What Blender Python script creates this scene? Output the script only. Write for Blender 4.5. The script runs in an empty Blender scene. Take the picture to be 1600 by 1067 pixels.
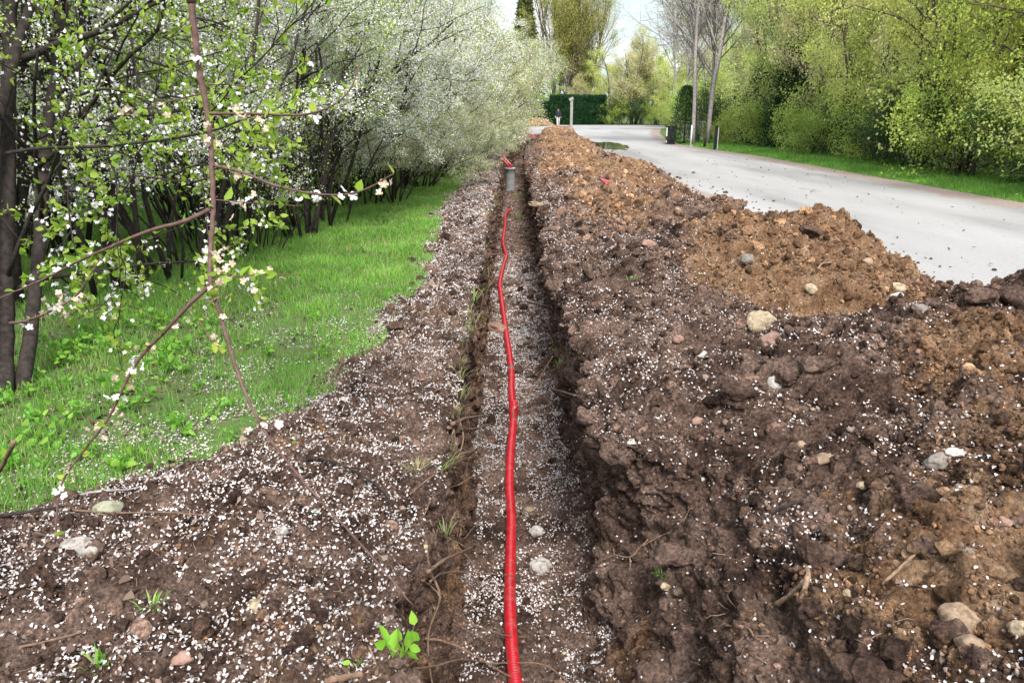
import bpy, math, random
import numpy as np
from mathutils import Vector, Matrix
R = math.radians
# ------------------------------------------------------------------ camera, world, sun, exposure
scn = bpy.context.scene
CAM_H, PITCH, FPX = 1.6, R(17.35), 1155.0
cd = bpy.data.cameras.new('camera'); cam = bpy.data.objects.new('camera', cd)
scn.collection.objects.link(cam)
cam.location = (0, 0, CAM_H); cam.rotation_euler = (R(90) - PITCH, 0, 0)
cd.sensor_width = 36; cd.lens = 36 * FPX / 1600; cd.clip_start = .05; cd.clip_end = 3000
scn.camera = cam
w = bpy.data.worlds.new('World'); scn.world = w; w.use_nodes = True
SUN_EL, SUN_ROT = 47, 170          # sun high behind the camera, a little to the right
def build_world():
    nt = w.node_tree; N = nt.nodes; L = nt.links; N.clear()
    out = N.new('ShaderNodeOutputWorld'); bg = N.new('ShaderNodeBackground')
    sky = N.new('ShaderNodeTexSky'); sky.sky_type = 'NISHITA'; sky.sun_disc = False
    sky.sun_elevation = R(SUN_EL); sky.sun_rotation = R(SUN_ROT); sky.dust_density = 3.0
    tc = N.new('ShaderNodeTexCoord'); mp = N.new('ShaderNodeMapping'); mp.inputs['Scale'].default_value = (1.3, 1.3, 5.5)
    nz = N.new('ShaderNodeTexNoise'); nz.inputs['Scale'].default_value = 1.6; nz.inputs['Detail'].default_value = 7
    rp = N.new('ShaderNodeValToRGB'); rp.color_ramp.elements[0].position = .34; rp.color_ramp.elements[1].position = .66
    rp.color_ramp.elements[0].color = (.30, .30, .30, 1); rp.color_ramp.elements[1].color = (1, 1, 1, 1)
    mix = N.new('ShaderNodeMixRGB'); mix.inputs[2].default_value = (7.6, 7.9, 8.3, 1)
    L.new(tc.outputs['Generated'], mp.inputs[0]); L.new(mp.outputs[0], nz.inputs['Vector'])
    L.new(nz.outputs['Fac'], rp.inputs[0]); L.new(rp.outputs[0], mix.inputs[0]); L.new(sky.outputs[0], mix.inputs[1])
    # towards the horizon the overcast thins to pale blue gaps between white clouds
    sx = N.new('ShaderNodeSeparateXYZ'); L.new(tc.outputs['Generated'], sx.inputs[0])
    low = N.new('ShaderNodeValToRGB'); low.color_ramp.elements[0].position = .44; low.color_ramp.elements[1].position = .60
    low.color_ramp.elements[0].color = (.255, .325, .36, 1); low.color_ramp.elements[1].color = (.40, .415, .425, 1)
    nz2 = N.new('ShaderNodeTexNoise'); nz2.inputs['Scale'].default_value = 2.6; nz2.inputs['Detail'].default_value = 6; L.new(mp.outputs[0], nz2.inputs['Vector'])
    ml = N.new('ShaderNodeMath'); ml.operation = 'MULTIPLY_ADD'; ml.inputs[1].default_value = -1.0; L.new(sx.outputs[2], ml.inputs[0]); L.new(nz2.outputs['Fac'], ml.inputs[2])
    ml2 = N.new('ShaderNodeMath'); ml2.operation = 'ADD'; ml2.inputs[1].default_value = .10; L.new(ml.outputs[0], ml2.inputs[0]); L.new(ml2.outputs[0], low.inputs[0])
    sc = N.new('ShaderNodeMixRGB'); sc.blend_type = 'MULTIPLY'; sc.inputs[0].default_value = 1; sc.inputs[2].default_value = (10, 10, 10, 1); L.new(low.outputs[0], sc.inputs[1])
    hr = N.new('ShaderNodeMapRange'); hr.inputs[1].default_value = .22; hr.inputs[2].default_value = .5; L.new(sx.outputs[2], hr.inputs[0])
    m3 = N.new('ShaderNodeMixRGB'); L.new(hr.outputs[0], m3.inputs[0]); L.new(sc.outputs[0], m3.inputs[1]); L.new(mix.outputs[0], m3.inputs[2]); mix = m3
    L.new(mix.outputs[0], bg.inputs['Color']); bg.inputs['Strength'].default_value = .11
    L.new(bg.outputs[0], out.inputs['Surface'])
build_world()
sd = bpy.data.lights.new('sun', 'SUN'); sun = bpy.data.objects.new('sun', sd); scn.collection.objects.link(sun)
sd.energy = 2.1; sd.angle = R(16); sd.color = (1, .965, .91)
az = R(SUN_ROT)
sdir = Vector((math.sin(az) * math.cos(R(SUN_EL)), math.cos(az) * math.cos(R(SUN_EL)), math.sin(R(SUN_EL))))
sun.rotation_euler = sdir.to_track_quat('Z', 'Y').to_euler()
scn.view_settings.view_transform = 'Standard'; scn.view_settings.look = 'None'
scn.view_settings.gamma = 1; scn.view_settings.use_curve_mapping = False
scn.view_settings.exposure = 1.48
scn.cycles.max_bounces = 5; scn.cycles.diffuse_bounces = 2; scn.cycles.transmission_bounces = 2
scn.cycles.transparent_max_bounces = 4; scn.cycles.glossy_bounces = 2

rng = np.random.default_rng(7); rnd = random.Random(7)
COL = scn.collection
# ------------------------------------------------------------------ helpers
def tag(o, label=None, cat=None, group=None, kind=None):
    if label: o['label'] = label
    if cat: o['category'] = cat
    if group: o['group'] = group
    if kind: o['kind'] = kind
    return o
def empty(name, loc, label, cat, group=None, rz=0, sc=1):
    o = bpy.data.objects.new(name, None); COL.objects.link(o); o.location = loc
    o.rotation_euler = (0, 0, rz); o.scale = (sc,) * 3 if not isinstance(sc, tuple) else sc
    o.empty_display_size = .2
    return tag(o, label, cat, group)
def copy_tree(o, loc, rz, sc, label, group=None):
    c = o.copy(); COL.objects.link(c); c.location = loc; c.rotation_euler = (0, 0, rz)
    c.scale = (sc,) * 3 if not isinstance(sc, tuple) else sc
    c['label'] = label
    if group: c['group'] = group
    for ch in o.children:
        d = ch.copy(); COL.objects.link(d); d.parent = c
    return c
def mesh(name, V, F, mat, parent=None, smooth=True, attrs=None, loc=None):
    V = np.ascontiguousarray(V, dtype=np.float32)
    if isinstance(F, np.ndarray): F = [F]
    F = [np.asarray(f, dtype=np.int32) for f in F if len(f)]
    me = bpy.data.meshes.new(name)
    me.vertices.add(len(V)); me.vertices.foreach_set('co', V.ravel())
    li = np.concatenate([f.ravel() for f in F])
    tot = np.concatenate([np.full(len(f), f.shape[1], np.int32) for f in F])
    st = np.concatenate([[0], np.cumsum(tot)[:-1]]).astype(np.int32)
    me.loops.add(len(li)); me.loops.foreach_set('vertex_index', li)
    me.polygons.add(len(tot)); me.polygons.foreach_set('loop_start', st)
    me.update(calc_edges=True)
    me.polygons.foreach_set('use_smooth', np.full(len(tot), smooth, bool))
    if attrs:
        for k, a in attrs.items():
            at = me.attributes.new(k, 'FLOAT', 'POINT'); at.data.foreach_set('value', np.asarray(a, np.float32))
    me.materials.append(mat)
    o = bpy.data.objects.new(name, me); COL.objects.link(o)
    if parent: o.parent = parent
    if loc is not None: o.location = loc
    return o
def unit(a): return a / (np.linalg.norm(a, axis=-1, keepdims=True) + 1e-9)
def hsh(ix, iy, iz, s):
    h = (ix.astype(np.uint32) * np.uint32(374761393) + iy.astype(np.uint32) * np.uint32(668265263)
         + iz.astype(np.uint32) * np.uint32(2147483647 - 5) + np.uint32(s * 1013904223 & 0xffffffff))
    h = (h ^ (h >> np.uint32(13))) * np.uint32(1274126177); h = (h ^ (h >> np.uint32(16))) * np.uint32(2246822519)
    h = h ^ (h >> np.uint32(15))
    return h.astype(np.float64) / 2147483647.5 - 1
def vn(x, y, z, s=0):
    x = np.asarray(x, float); y = np.asarray(y, float) + 0 * x; z = np.asarray(z, float) + 0 * x
    ix = np.floor(x); iy = np.floor(y); iz = np.floor(z); fx = x - ix; fy = y - iy; fz = z - iz
    ix = (ix + 5000).astype(np.int64); iy = (iy + 5000).astype(np.int64); iz = (iz + 5000).astype(np.int64)
    q = lambda t: t * t * t * (t * (t * 6 - 15) + 10)
    u, v, ww = q(fx), q(fy), q(fz); r = 0
    for a in (0, 1):
        for b in (0, 1):
            for c in (0, 1):
                r = r + hsh(ix + a, iy + b, iz + c, s) * (u if a else 1 - u) * (v if b else 1 - v) * (ww if c else 1 - ww)
    return r
def fbm(x, y, z, s=0, o=3):
    r = 0; a = 1; f = 1
    for i in range(o): r = r + a * vn(x * f, y * f, z * f, s + i); a *= .5; f *= 2.03
    return r
def ray(u, v):
    dx = (u - 800) / FPX; dy = (533.5 - v) / FPX; c, s = math.cos(PITCH), math.sin(PITCH)
    return np.array((dx, c + dy * s, -s + dy * c))
def at_y(u, v, Y): d = ray(u, v); return np.array((0, 0, CAM_H)) + d * (Y / d[1])
def at_z(u, v, z=0): d = ray(u, v); return np.array((0, 0, CAM_H)) + d * ((z - CAM_H) / d[2])
def at_t(u, v, t): return np.array((0, 0, CAM_H)) + ray(u, v) * t
class Tubes:
    def __init__(s): s.V = []; s.F = []; s.n = 0
    def add(s, P, rad, k=5):
        P = np.asarray(P, float); n = len(P); rad = np.broadcast_to(np.asarray(rad, float), (n,))
        T = np.gradient(P, axis=0); T = unit(T)
        ref = np.array((.31, .17, .94)) if abs(T[0, 2]) < .8 else np.array((.95, .3, .1))
        A = unit(np.cross(T, ref)); B = np.cross(T, A)
        th = np.arange(k) * 2 * math.pi / k
        ring = P[:, None, :] + rad[:, None, None] * (np.cos(th)[None, :, None] * A[:, None, :] + np.sin(th)[None, :, None] * B[:, None, :])
        i = np.arange(n - 1)[:, None] * k; j = np.arange(k)[None, :]; j2 = (j + 1) % k
        f = np.stack([i + j, i + j2, i + k + j2, i + k + j], -1).reshape(-1, 4) + s.n
        s.V.append(ring.reshape(-1, 3)); s.F.append(f)
        tip = np.array([P[0], P[-1]]); b = s.n + n * k
        s.V.append(tip); c1 = np.stack([j[0] * 0 + b, j2[0] + s.n, j[0] + s.n, j[0] + s.n], -1)
        c2 = np.stack([j[0] * 0 + b + 1, j[0] + s.n + (n - 1) * k, j2[0] + s.n + (n - 1) * k, j2[0] + s.n + (n - 1) * k], -1)
        s.T = getattr(s, 'T', []); s.T += [c1[:, :3], c2[:, :3]]
        s.n += n * k + 2
    def build(s, name, mat, parent=None, loc=None):
        return mesh(name, np.concatenate(s.V), [np.concatenate(s.F), np.concatenate(s.T)], mat, parent, True, None, loc)
def smooth_path(P, n=8):
    P = np.asarray(P, float); Q = np.vstack([2 * P[0] - P[1], P, 2 * P[-1] - P[-2]]); out = []
    for i in range(len(P) - 1):
        p0, p1, p2, p3 = Q[i:i + 4]; t = np.linspace(0, 1, n, endpoint=False)[:, None]
        out.append(.5 * ((2 * p1) + (-p0 + p2) * t + (2 * p0 - 5 * p1 + 4 * p2 - p3) * t * t + (-p0 + 3 * p1 - 3 * p2 + p3) * t ** 3))
    out.append(P[-1:]); return np.vstack(out)
# ------------------------------------------------------------------ materials
def new_mat(name):
    m = bpy.data.materials.new(name); m.use_nodes = True; nt = m.node_tree; nt.nodes.clear()
    out = nt.nodes.new('ShaderNodeOutputMaterial'); b = nt.nodes.new('ShaderNodeBsdfPrincipled')
    nt.links.new(b.outputs[0], out.inputs[0]); b.inputs['Roughness'].default_value = .8
    b.inputs['Specular IOR Level'].default_value = .3
    return m, nt, b, out
def nn(nt, t, **kw):
    n = nt.nodes.new(t)
    for k, v in kw.items():
        if k in n.inputs: n.inputs[k].default_value = v
        else: setattr(n, k, v)
    return n
def ramp(nt, fac, stops):
    r = nt.nodes.new('ShaderNodeValToRGB'); e = r.color_ramp.elements
    while len(e) < len(stops): e.new(.5)
    for x, (p, c) in zip(e, stops): x.position = p; x.color = (*c, 1) if len(c) == 3 else c
    nt.links.new(fac, r.inputs[0]); return r.outputs[0]
def noise(nt, scale, detail=5, vec=None, rough=.55):
    n = nn(nt, 'ShaderNodeTexNoise', Scale=scale, Detail=detail, Roughness=rough)
    if vec is None:
        g = nt.nodes.new('ShaderNodeNewGeometry'); vec = g.outputs['Position']
    nt.links.new(vec, n.inputs['Vector']); return n.outputs['Fac']
def mixc(nt, f, a, b, mode='MIX'):
    m = nt.nodes.new('ShaderNodeMixRGB'); m.blend_type = mode
    for i, x in ((0, f), (1, a), (2, b)):
        if isinstance(x, (int, float)): m.inputs[i].default_value = x
        elif isinstance(x, tuple): m.inputs[i].default_value = (*x, 1)
        else: nt.links.new(x, m.inputs[i])
    return m.outputs[0]
def bump(nt, b, h, s=.5, d=.01):
    n = nn(nt, 'ShaderNodeBump', Strength=s, Distance=d); nt.links.new(h, n.inputs['Height']); nt.links.new(n.outputs[0], b.inputs['Normal'])
def simple(name, c, rough=.7, var=.25, scale=20, spec=.3, metal=0, bmp=.3):
    m, nt, b, out = new_mat(name)
    f = noise(nt, scale, 6)
    col = ramp(nt, f, [(.3, tuple(x * (1 - var) for x in c)), (.7, tuple(min(1, x * (1 + var)) for x in c))])
    nt.links.new(col, b.inputs['Base Color']); b.inputs['Roughness'].default_value = rough
    b.inputs['Specular IOR Level'].default_value = spec; b.inputs['Metallic'].default_value = metal
    if bmp: bump(nt, b, f, bmp, .005)
    return m
def soil_mat(crumb=False):
    m, nt, b, out = new_mat('soil_crumb' if crumb else 'soil')
    sand = nn(nt, 'ShaderNodeAttribute', attribute_name='sand').outputs['Fac']
    mid = ramp(nt, noise(nt, 4.2, 9, rough=.62), [(.34, (.035, .0215, .016)), (.47, (.105, .066, .050)), (.62, (.215, .146, .115))])
    fine = ramp(nt, noise(nt, 75, 6, rough=.7), [(.32, (.28, .27, .27)), (.5, (.95, .95, .95)), (.68, (2.1, 2.05, 2.0))])
    dark = mixc(nt, 1.0, mid, fine, 'MULTIPLY')
    sc = ramp(nt, noise(nt, 7, 8, rough=.62), [(.3, (.14, .076, .042)), (.5, (.25, .147, .083)), (.7, (.37, .25, .16))])
    sc = mixc(nt, .8, sc, fine, 'MULTIPLY')
    ad = nn(nt, 'ShaderNodeMath', operation='MULTIPLY_ADD'); nt.links.new(noise(nt, 16, 6, rough=.65), ad.inputs[0])
    ad.inputs[1].default_value = 1.7; ad2 = nn(nt, 'ShaderNodeMath', operation='ADD'); nt.links.new(ad.outputs[0], ad2.inputs[0])
    nt.links.new(sand, ad.inputs[2]); ad2.inputs[1].default_value = -.85
    sm = ramp(nt, ad2.outputs[0], [(.38, (0, 0, 0)), (.62, (1, 1, 1))])
    c = mixc(nt, sm, dark, sc)
    # pale grains
    v = nn(nt, 'ShaderNodeTexVoronoi', Scale=170.0); g = nt.nodes.new('ShaderNodeNewGeometry'); nt.links.new(g.outputs['Position'], v.inputs['Vector'])
    sp = ramp(nt, v.outputs['Distance'], [(.12, (1, 1, 1)), (.2, (0, 0, 0))])
    pn = ramp(nt, noise(nt, 60, 2), [(.56, (0, 0, 0)), (.62, (1, 1, 1))])
    c = mixc(nt, mixc(nt, 1.0, sp, pn, 'MULTIPLY'), c, (.30, .24, .19))
    if crumb:
        c = mixc(nt, 1.0, c, ramp(nt, g.outputs['Random Per Island'], [(0, (.35, .34, .34)), (.35, (.75, .73, .72)), (.7, (1.2, 1.18, 1.15)), (.93, (1.8, 1.75, 1.7)), (1, (2.6, 2.5, 2.35))]), 'MULTIPLY')
    nt.links.new(c, b.inputs['Base Color']); b.inputs['Roughness'].default_value = .95; b.inputs['Specular IOR Level'].default_value = .12
    h = mixc(nt, .5, noise(nt, 70, 8, rough=.75), noise(nt, 280, 3, rough=.75)); bump(nt, b, h, 1.0, .026)
    return m
def leaf_mat(name, cols, trans=.4, rough=.5, objvar=.0, spec=.35):
    """cols: list of colours picked per leaf"""
    m, nt, b, out = new_mat(name)
    g = nt.nodes.new('ShaderNodeNewGeometry'); oi = nt.nodes.new('ShaderNodeObjectInfo')
    n = len(cols); c = ramp(nt, g.outputs['Random Per Island'], [(i / max(1, n - 1), c) for i, c in enumerate(cols)])
    pt = ramp(nt, noise(nt, 1.1, 3), [(.35, (.78, .8, .8)), (.65, (1.2, 1.18, 1.15))])
    c = mixc(nt, 1.0, c, pt, 'MULTIPLY')
    if objvar:
        ov = ramp(nt, oi.outputs['Random'], [(0, (1 - objvar, 1 - objvar * .5, 1)), (1, (1 + objvar, 1 + objvar * .35, 1 - objvar * .3))])
        c = mixc(nt, 1.0, c, ov, 'MULTIPLY')
    nt.links.new(c, b.inputs['Base Color']); b.inputs['Roughness'].default_value = rough; b.inputs['Specular IOR Level'].default_value = spec
    t = nt.nodes.new('ShaderNodeBsdfTranslucent'); nt.links.new(c, t.inputs[0])
    mx = nt.nodes.new('ShaderNodeMixShader'); mx.inputs[0].default_value = trans
    nt.links.new(b.outputs[0], mx.inputs[1]); nt.links.new(t.outputs[0], mx.inputs[2]); nt.links.new(mx.outputs[0], out.inputs[0])
    return m
M = {}
M['soil'] = soil_mat(); M['crumb'] = soil_mat(True)
M['bark'] = simple('bark', (.034, .027, .024), .9, .5, 30, .15)
M['bark_grey'] = simple('grey_bark', (.29, .26, .25), .9, .4, 14, .15)
M['bark_red'] = simple('reddish_twig_bark', (.105, .060, .052), .75, .4, 60, .25)
M['bark_far'] = simple('far_bark', (.10, .082, .068), .9, .4, 4, .1)
M['root'] = simple('root_bark', (.15, .095, .065), .85, .45, 60, .2)
M['stick'] = simple('pale_stick', (.22, .15, .10), .9, .5, 70, .15, 0, 1)
M['petal'] = leaf_mat('petals', [(.22, .155, .13), (.44, .38, .36), (.58, .54, .54), (.34, .26, .23), (.52, .47, .465), (.64, .62, .63), (.60, .57, .58)], .12, .8)
M['blossom'] = leaf_mat('blossom', [(.78, .75, .76), (.86, .84, .85), (.88, .87, .88), (.72, .66, .62)], .35, .6)
M['blossom_far'] = leaf_mat('pinkish_blossom', [(.66, .56, .53), (.76, .68, .67), (.84, .79, .79), (.46, .37, .28), (.80, .74, .73)], .35, .6)
M['wilted'] = leaf_mat('wilted_blossom', [(.50, .36, .24), (.66, .52, .40), (.78, .68, .58), (.42, .25, .12)], .35, .6)
M['leaf_spring'] = leaf_mat('spring_leaf', [(.26, .40, .05), (.20, .35, .04), (.40, .50, .08), (.32, .44, .06)], .5, .45)
M['leaf_right'] = leaf_mat('tree_leaf', [(.40, .49, .10), (.60, .66, .19), (.72, .76, .31), (.50, .59, .15)], .6, .5, .14)
M['leaf_right2'] = leaf_mat('tree_leaf_fresh', [(.24, .40, .06), (.42, .55, .10), (.58, .66, .20), (.32, .47, .08)], .6, .5, .12)
M['leaf_olive'] = leaf_mat('olive_leaf', [(.44, .43, .20), (.62, .60, .31), (.72, .70, .43), (.52, .49, .26)], .55, .6, .1)
M['leaf_willow'] = leaf_mat('willow_leaf', [(.27, .27, .045), (.40, .39, .08), (.46, .46, .16)], .45, .5)
M['leaf_dark'] = leaf_mat('dark_leaf', [(.018, .05, .016), (.035, .085, .022), (.06, .12, .03)], .2, .5)
M['leaf_thuja'] = leaf_mat('thuja_leaf', [(.008, .040, .014), (.016, .062, .022), (.03, .09, .028)], .15, .5)
M['grass'] = leaf_mat('grass_blade', [(.115, .34, .04), (.18, .43, .055), (.27, .49, .09), (.09, .26, .035), (.38, .45, .15)], .45, .5)
M['grass_dry'] = leaf_mat('dry_grass', [(.25, .20, .11), (.36, .30, .18), (.12, .20, .04)], .3, .6)
M['plant'] = leaf_mat('broad_leaf', [(.10, .30, .035), (.16, .38, .05), (.25, .42, .05)], .4, .4)
M['seedling'] = leaf_mat('bright_leaf', [(.16, .42, .04), (.24, .50, .05), (.30, .50, .06)], .4, .4)
# ------------------------------------------------------------------ terrain: bank, trench and heap
def tab(y, ys, vs): return np.interp(y, ys, vs)
yy = [-1.5]
while yy[-1] < 50:
    y = yy[-1]; yy.append(y + (.06 if y < .9 else max(.0078, min(.0011 * y * y, .0042 * y))))
Y = np.array(yy); NY = len(Y)
def n1(y, f, s): return vn(y * f, 0 * y + .37, 0 * y + .71, s)
CX = np.where(Y > 20, .0025 * (Y - 20) ** 2, 0)
HY = [-1.5, 1, 2.3, 4.1, 5.0, 5.8, 6.8, 7.7, 8.7, 9.6, 11, 12.5, 14.2, 15.6, 18, 21, 25, 30, 36, 41, 46, 48.5, 50]
HV = [.25, .5, .62, .74, .28, .46, .74, .46, .43, .52, .44, .50, .64, .47, .60, .52, .64, .52, .62, .52, .66, .1, -.03]
hc = lambda y: tab(y, HY, HV)
fade = np.clip((50 - Y) / 2.5, 0, 1)
EY = [-1.5, 1.5, 2.1, 2.5, 3.2, 3.75, 4.5, 6.8, 9, 12.4, 22, 50]; EX = [-3.6, -3.4, -2.7, -2.1, -1.40, -1.07, -.92, -.80, -.9, -1.12, -1.0, -1.0]
def edge_x(y): return tab(y, EY, EX)
E = edge_x(Y) + .10 * n1(Y, 1.7, 3) + .05 * n1(Y, 5, 4)
NL = np.clip((3.6 - Y) / 1.6, 0, 1)
LIP = -.345 - .05 * NL + .06 * n1(Y, 1.1, 5) + .045 * n1(Y, 3.2, 6)
FL = -.66 + .02 * n1(Y, .8, 7); FL = np.where(Y > 16.5, FL + np.clip((Y - 16.5) / 2.5, 0, 1) * .2, FL)
FL = FL * fade - .03
slump = np.clip((3.05 - Y) / .5, 0, 1); slump = slump * slump * (3 - 2 * slump)
FRX = .42 + .03 * n1(Y, 1.5, 8)
RL = .38 + .09 * n1(Y, .9, 9) + .06 * n1(Y, 2.9, 10) + slump * .48
CR = tab(Y, [-1.5, 1, 3, 5, 7, 7.8, 9.5, 14, 20, 30, 46, 50], [2.8, 2.9, 3.0, 3.0, 2.8, 2.6, 2.45, 2.3, 2.25, 2.2, 1.6, 1.6])
CR = CR + .06 * n1(Y, .9, 11)
h17 = hc(Y); h16 = hc(Y + .42); h15 = hc(Y + 1.0)
near = np.clip((4.5 - Y) / 2, 0, 1)
Z0 = Y * 0
K = [
 (E - .4, Z0 - .04), (E, Z0 + .035), ((E * .5 + LIP * .5), .12 + .05 * n1(Y, .9, 12) + .05 * np.clip((3.7 - Y), 0, 1)), (LIP - .07, .10 + .035 * n1(Y, 2, 13)),
 (LIP + .005, Z0 + .035), (LIP + .03 + .01 * NL, Z0 - .2), (LIP + .045 + .03 * NL, FL * .5 - .22), (LIP + .085 + .05 * NL, FL + .01),
 (Z0 + .03, FL), (FRX - .10, FL + .01), (FRX - .01, FL + .14), (FRX + .02 + slump * .12, -.27 + slump * .06),
 (RL + .12 * (1 - slump) - slump * .13, -.05 + .06 * slump), (RL, .18 - slump * .05), (RL + .14, .31 - slump * .07),
 (RL * .55 + CR * .45, h15 * .93), (CR - .4, h16 * .93), (CR, h17), (CR + .28, h17 * .82), (CR + .72, Z0 + .02), (CR + .95, Z0 - .05)]
seg = [6, 70, 70, 22, 14, 28, 34, 22, 34, 34, 26, 44, 50, 34, 34, 180, 150, 50, 24, 24]
shiftk = [1] * 14 + [1] * 7
KP = np.stack([np.stack([k[0] + CX * (1 if i < 15 else .75 if i < 16 else 1), k[1]], -1) for i, k in enumerate(K)])   # K,NY,2
KP[:, :, 1] = np.where(np.arange(21)[:, None] > 3, KP[:, :, 1] * (fade[None] * 1.0) - .02 * (1 - fade[None]), KP[:, :, 1])
cols = []; pid = []
Q = np.concatenate([2 * KP[:1] - KP[1:2], KP, 2 * KP[-1:] - KP[-2:-1]])
for i in range(20):
    p0, p1, p2, p3 = Q[i], Q[i + 1], Q[i + 2], Q[i + 3]
    for t in np.linspace(0, 1, seg[i], endpoint=False):
        cols.append(.5 * ((2 * p1) + (-p0 + p2) * t + (2 * p0 - 5 * p1 + 4 * p2 - p3) * t * t + (-p0 + 3 * p1 - 3 * p2 + p3) * t ** 3)); pid.append(i + t)
cols.append(KP[-1]); pid.append(20)
PID = np.array(pid); NC = len(PID)
S = np.stack(cols, 1)                                 # NY,NC,2
P = np.empty((NY, NC, 3)); P[..., 0] = S[..., 0]; P[..., 2] = S[..., 1]; P[..., 1] = Y[:, None]
def gnorm(P):
    a = np.gradient(P, axis=0); b = np.gradient(P, axis=1); return unit(np.cross(b, a))
Nn = gnorm(P)
x, y, z = P[..., 0], P[..., 1], P[..., 2]
isheap = np.clip((PID - 13) / 2, 0, 1)[None] + 0 * x
isbank = (PID < 4)[None] + 0 * x; isfloor = np.clip(1 - np.abs(PID - 8.2) / 1.5, 0, 1)[None] + 0 * x
edgef = np.minimum(np.clip(PID / 1.0, 0, 1), np.clip((20 - PID) / .8, 0, 1))[None] * np.clip(fade * 1.0, 0, 1)[:, None]
disp = isheap * (.105 * fbm(x / .55, y / .55, z / .55, 20, 2))
disp += (.55 + .45 * isheap) * .095 * (np.abs(fbm(x / .21, y / .21, z / .21, 24, 2)) - .3) * np.where(isfloor > 0, 1 - .7 * isfloor, 1)
disp += .054 * (np.abs(fbm(x / .075, y / .075, z / .075, 30, 2)) - .3) * (1 - .5 * isfloor)
disp += .018 * (np.abs(vn(x / .028, y / .028, z / .028, 36)) - .3)
disp += .007 * vn(x / .012, y / .012, z / .012, 38) + .014 * fbm(x / .035, y / .035, z / .035, 44, 2)
wallL = np.clip(1 - np.abs(PID - 5.6) / 1.7, 0, 1)[None] + 0 * x; wallR = np.clip(1 - np.abs(PID - 11.2) / 1.8, 0, 1)[None] + 0 * x
slm = slump[:, None]
disp += wallL * (.05 * (np.abs(vn(x / .3, y / .055, z / .5, 40)) - .4) + .03 * vn(x / .2, y / .22, z / .3, 41))
disp += wallR * (.10 * (fbm(x / .3, y / .28, z / .22, 42, 2)) + .02 * (1 - slm) * vn(x / .3, y / .05, z / .4, 43))
P = P + Nn * (disp * edgef)[..., None]
Nn = gnorm(P)
x, y, z = P[..., 0], P[..., 1], P[..., 2]
def blob(cx, cy, rx, ry): return np.exp(-(((x - cx) / rx) ** 2 + ((y - cy) / ry) ** 2))
sand = 1.4 * blob(2.6, 6.2, .75, .95) + 1.5 * blob(2.05, 4.95, .5, .6) + 1.8 * blob(2.2, 2.75, .6, .62) + .85 * blob(1.35, 1.8, .5, .5) + .8 * blob(.45, 2.35, .12, .2) * (z < -.1) + \
       .7 * blob(1.2, 9.5, .35, 1.2) + 1.0 * blob(1.2, 17, .6, 2.2) + .9 * blob(1.9, 13.5, .4, 1.6) + .8 * blob(1.7, 24, .6, 3) + .8 * blob(2.4, 41, 1, 5) + \
       .62 * blob(-1.0, 3.2, .28, .2) + .5 * blob(2.6, 8.2, .5, .6) + .35 * blob(1.2, 7.6, .5, 1) + .5 * wallL + .35 * (y > 9) * isheap
sand = sand + .28 * np.clip((z - .30) / .3, 0, 1) * (y > 4.6) * (1 + 1.1 * fbm(x / .8, y / 1.3, z / .8, 57, 2)) + .25 * (PID < 4)[None] * (.5 + fbm(x / .6, y / .6, z / .6, 58, 2))
sand = sand + .22 * fbm(x / .5, y / .5, z / .5, 50, 3) - .04
# dark topsoil crest of the near heap and the valley between the heaps
sand = sand - .8 * blob(2.6, 4.3, .7, .25) - .8 * blob(1.6, 3.8, .45, .28) - .7 * blob(1.1, 3.3, .5, .5)
def terrain(name, c0, c1, label):
    sub = P[:, c0:c1 + 1]; n, m = sub.shape[:2]
    i = np.arange(n - 1)[:, None] * m; j = np.arange(m - 1)[None]
    f = np.stack([i + j, i + j + 1, i + m + j + 1, i + m + j], -1).reshape(-1, 4)
    o = mesh(name, sub.reshape(-1, 3), f, M['soil'], None, True, {'sand': sand[:, c0:c1 + 1].ravel()})
    return tag(o, label, 'ground', None, 'structure')
iA = int(np.argmax(PID >= 4)); iB = int(np.argmax(PID >= 13))
terrain('soil_bank', 0, iA, 'low bank of dug soil strewn with white petals left of the trench')
terrain('trench', iA, iB, 'narrow straight trench with vertical brown soil walls')
terrain('spoil_heap', iB, NC - 1, 'long heap of brown and orange soil between trench and road')
VP = P.reshape(-1, 3); VN = Nn.reshape(-1, 3)
_c, _s = math.cos(PITCH), math.sin(PITCH)
_fd = VP[:, 1] * _c - (VP[:, 2] - CAM_H) * _s
_ok = _fd > .3
_fd2 = np.where(_ok, _fd, 1)
VU = np.where(_ok, 800 + FPX * VP[:, 0] / _fd2, -9999); VV = 533.5 - FPX * ((VP[:, 2] - CAM_H) * _c + VP[:, 1] * _s) / _fd2
def hit(u, v, rad=5):
    d = (VU - u) ** 2 + (VV - v) ** 2; ix = np.where(d < rad * rad)[0]
    if len(ix) == 0: return hit(u, v, rad * 2) if rad < 100 else (at_z(u, v), np.array((0, 0, 1.)))
    k = ix[np.argmin(_fd[ix] + .02 * np.sqrt(d[ix]))]; return VP[k], VN[k]
FLC = (np.abs(PID - 8.2) < 1.4)
def floor_z(px, py):
    r = int(np.argmin(np.abs(Y - py))); c = np.where(FLC)[0]; q = P[r, c]; return q[np.argmin(np.abs(q[:, 0] - px)), 2]
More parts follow.
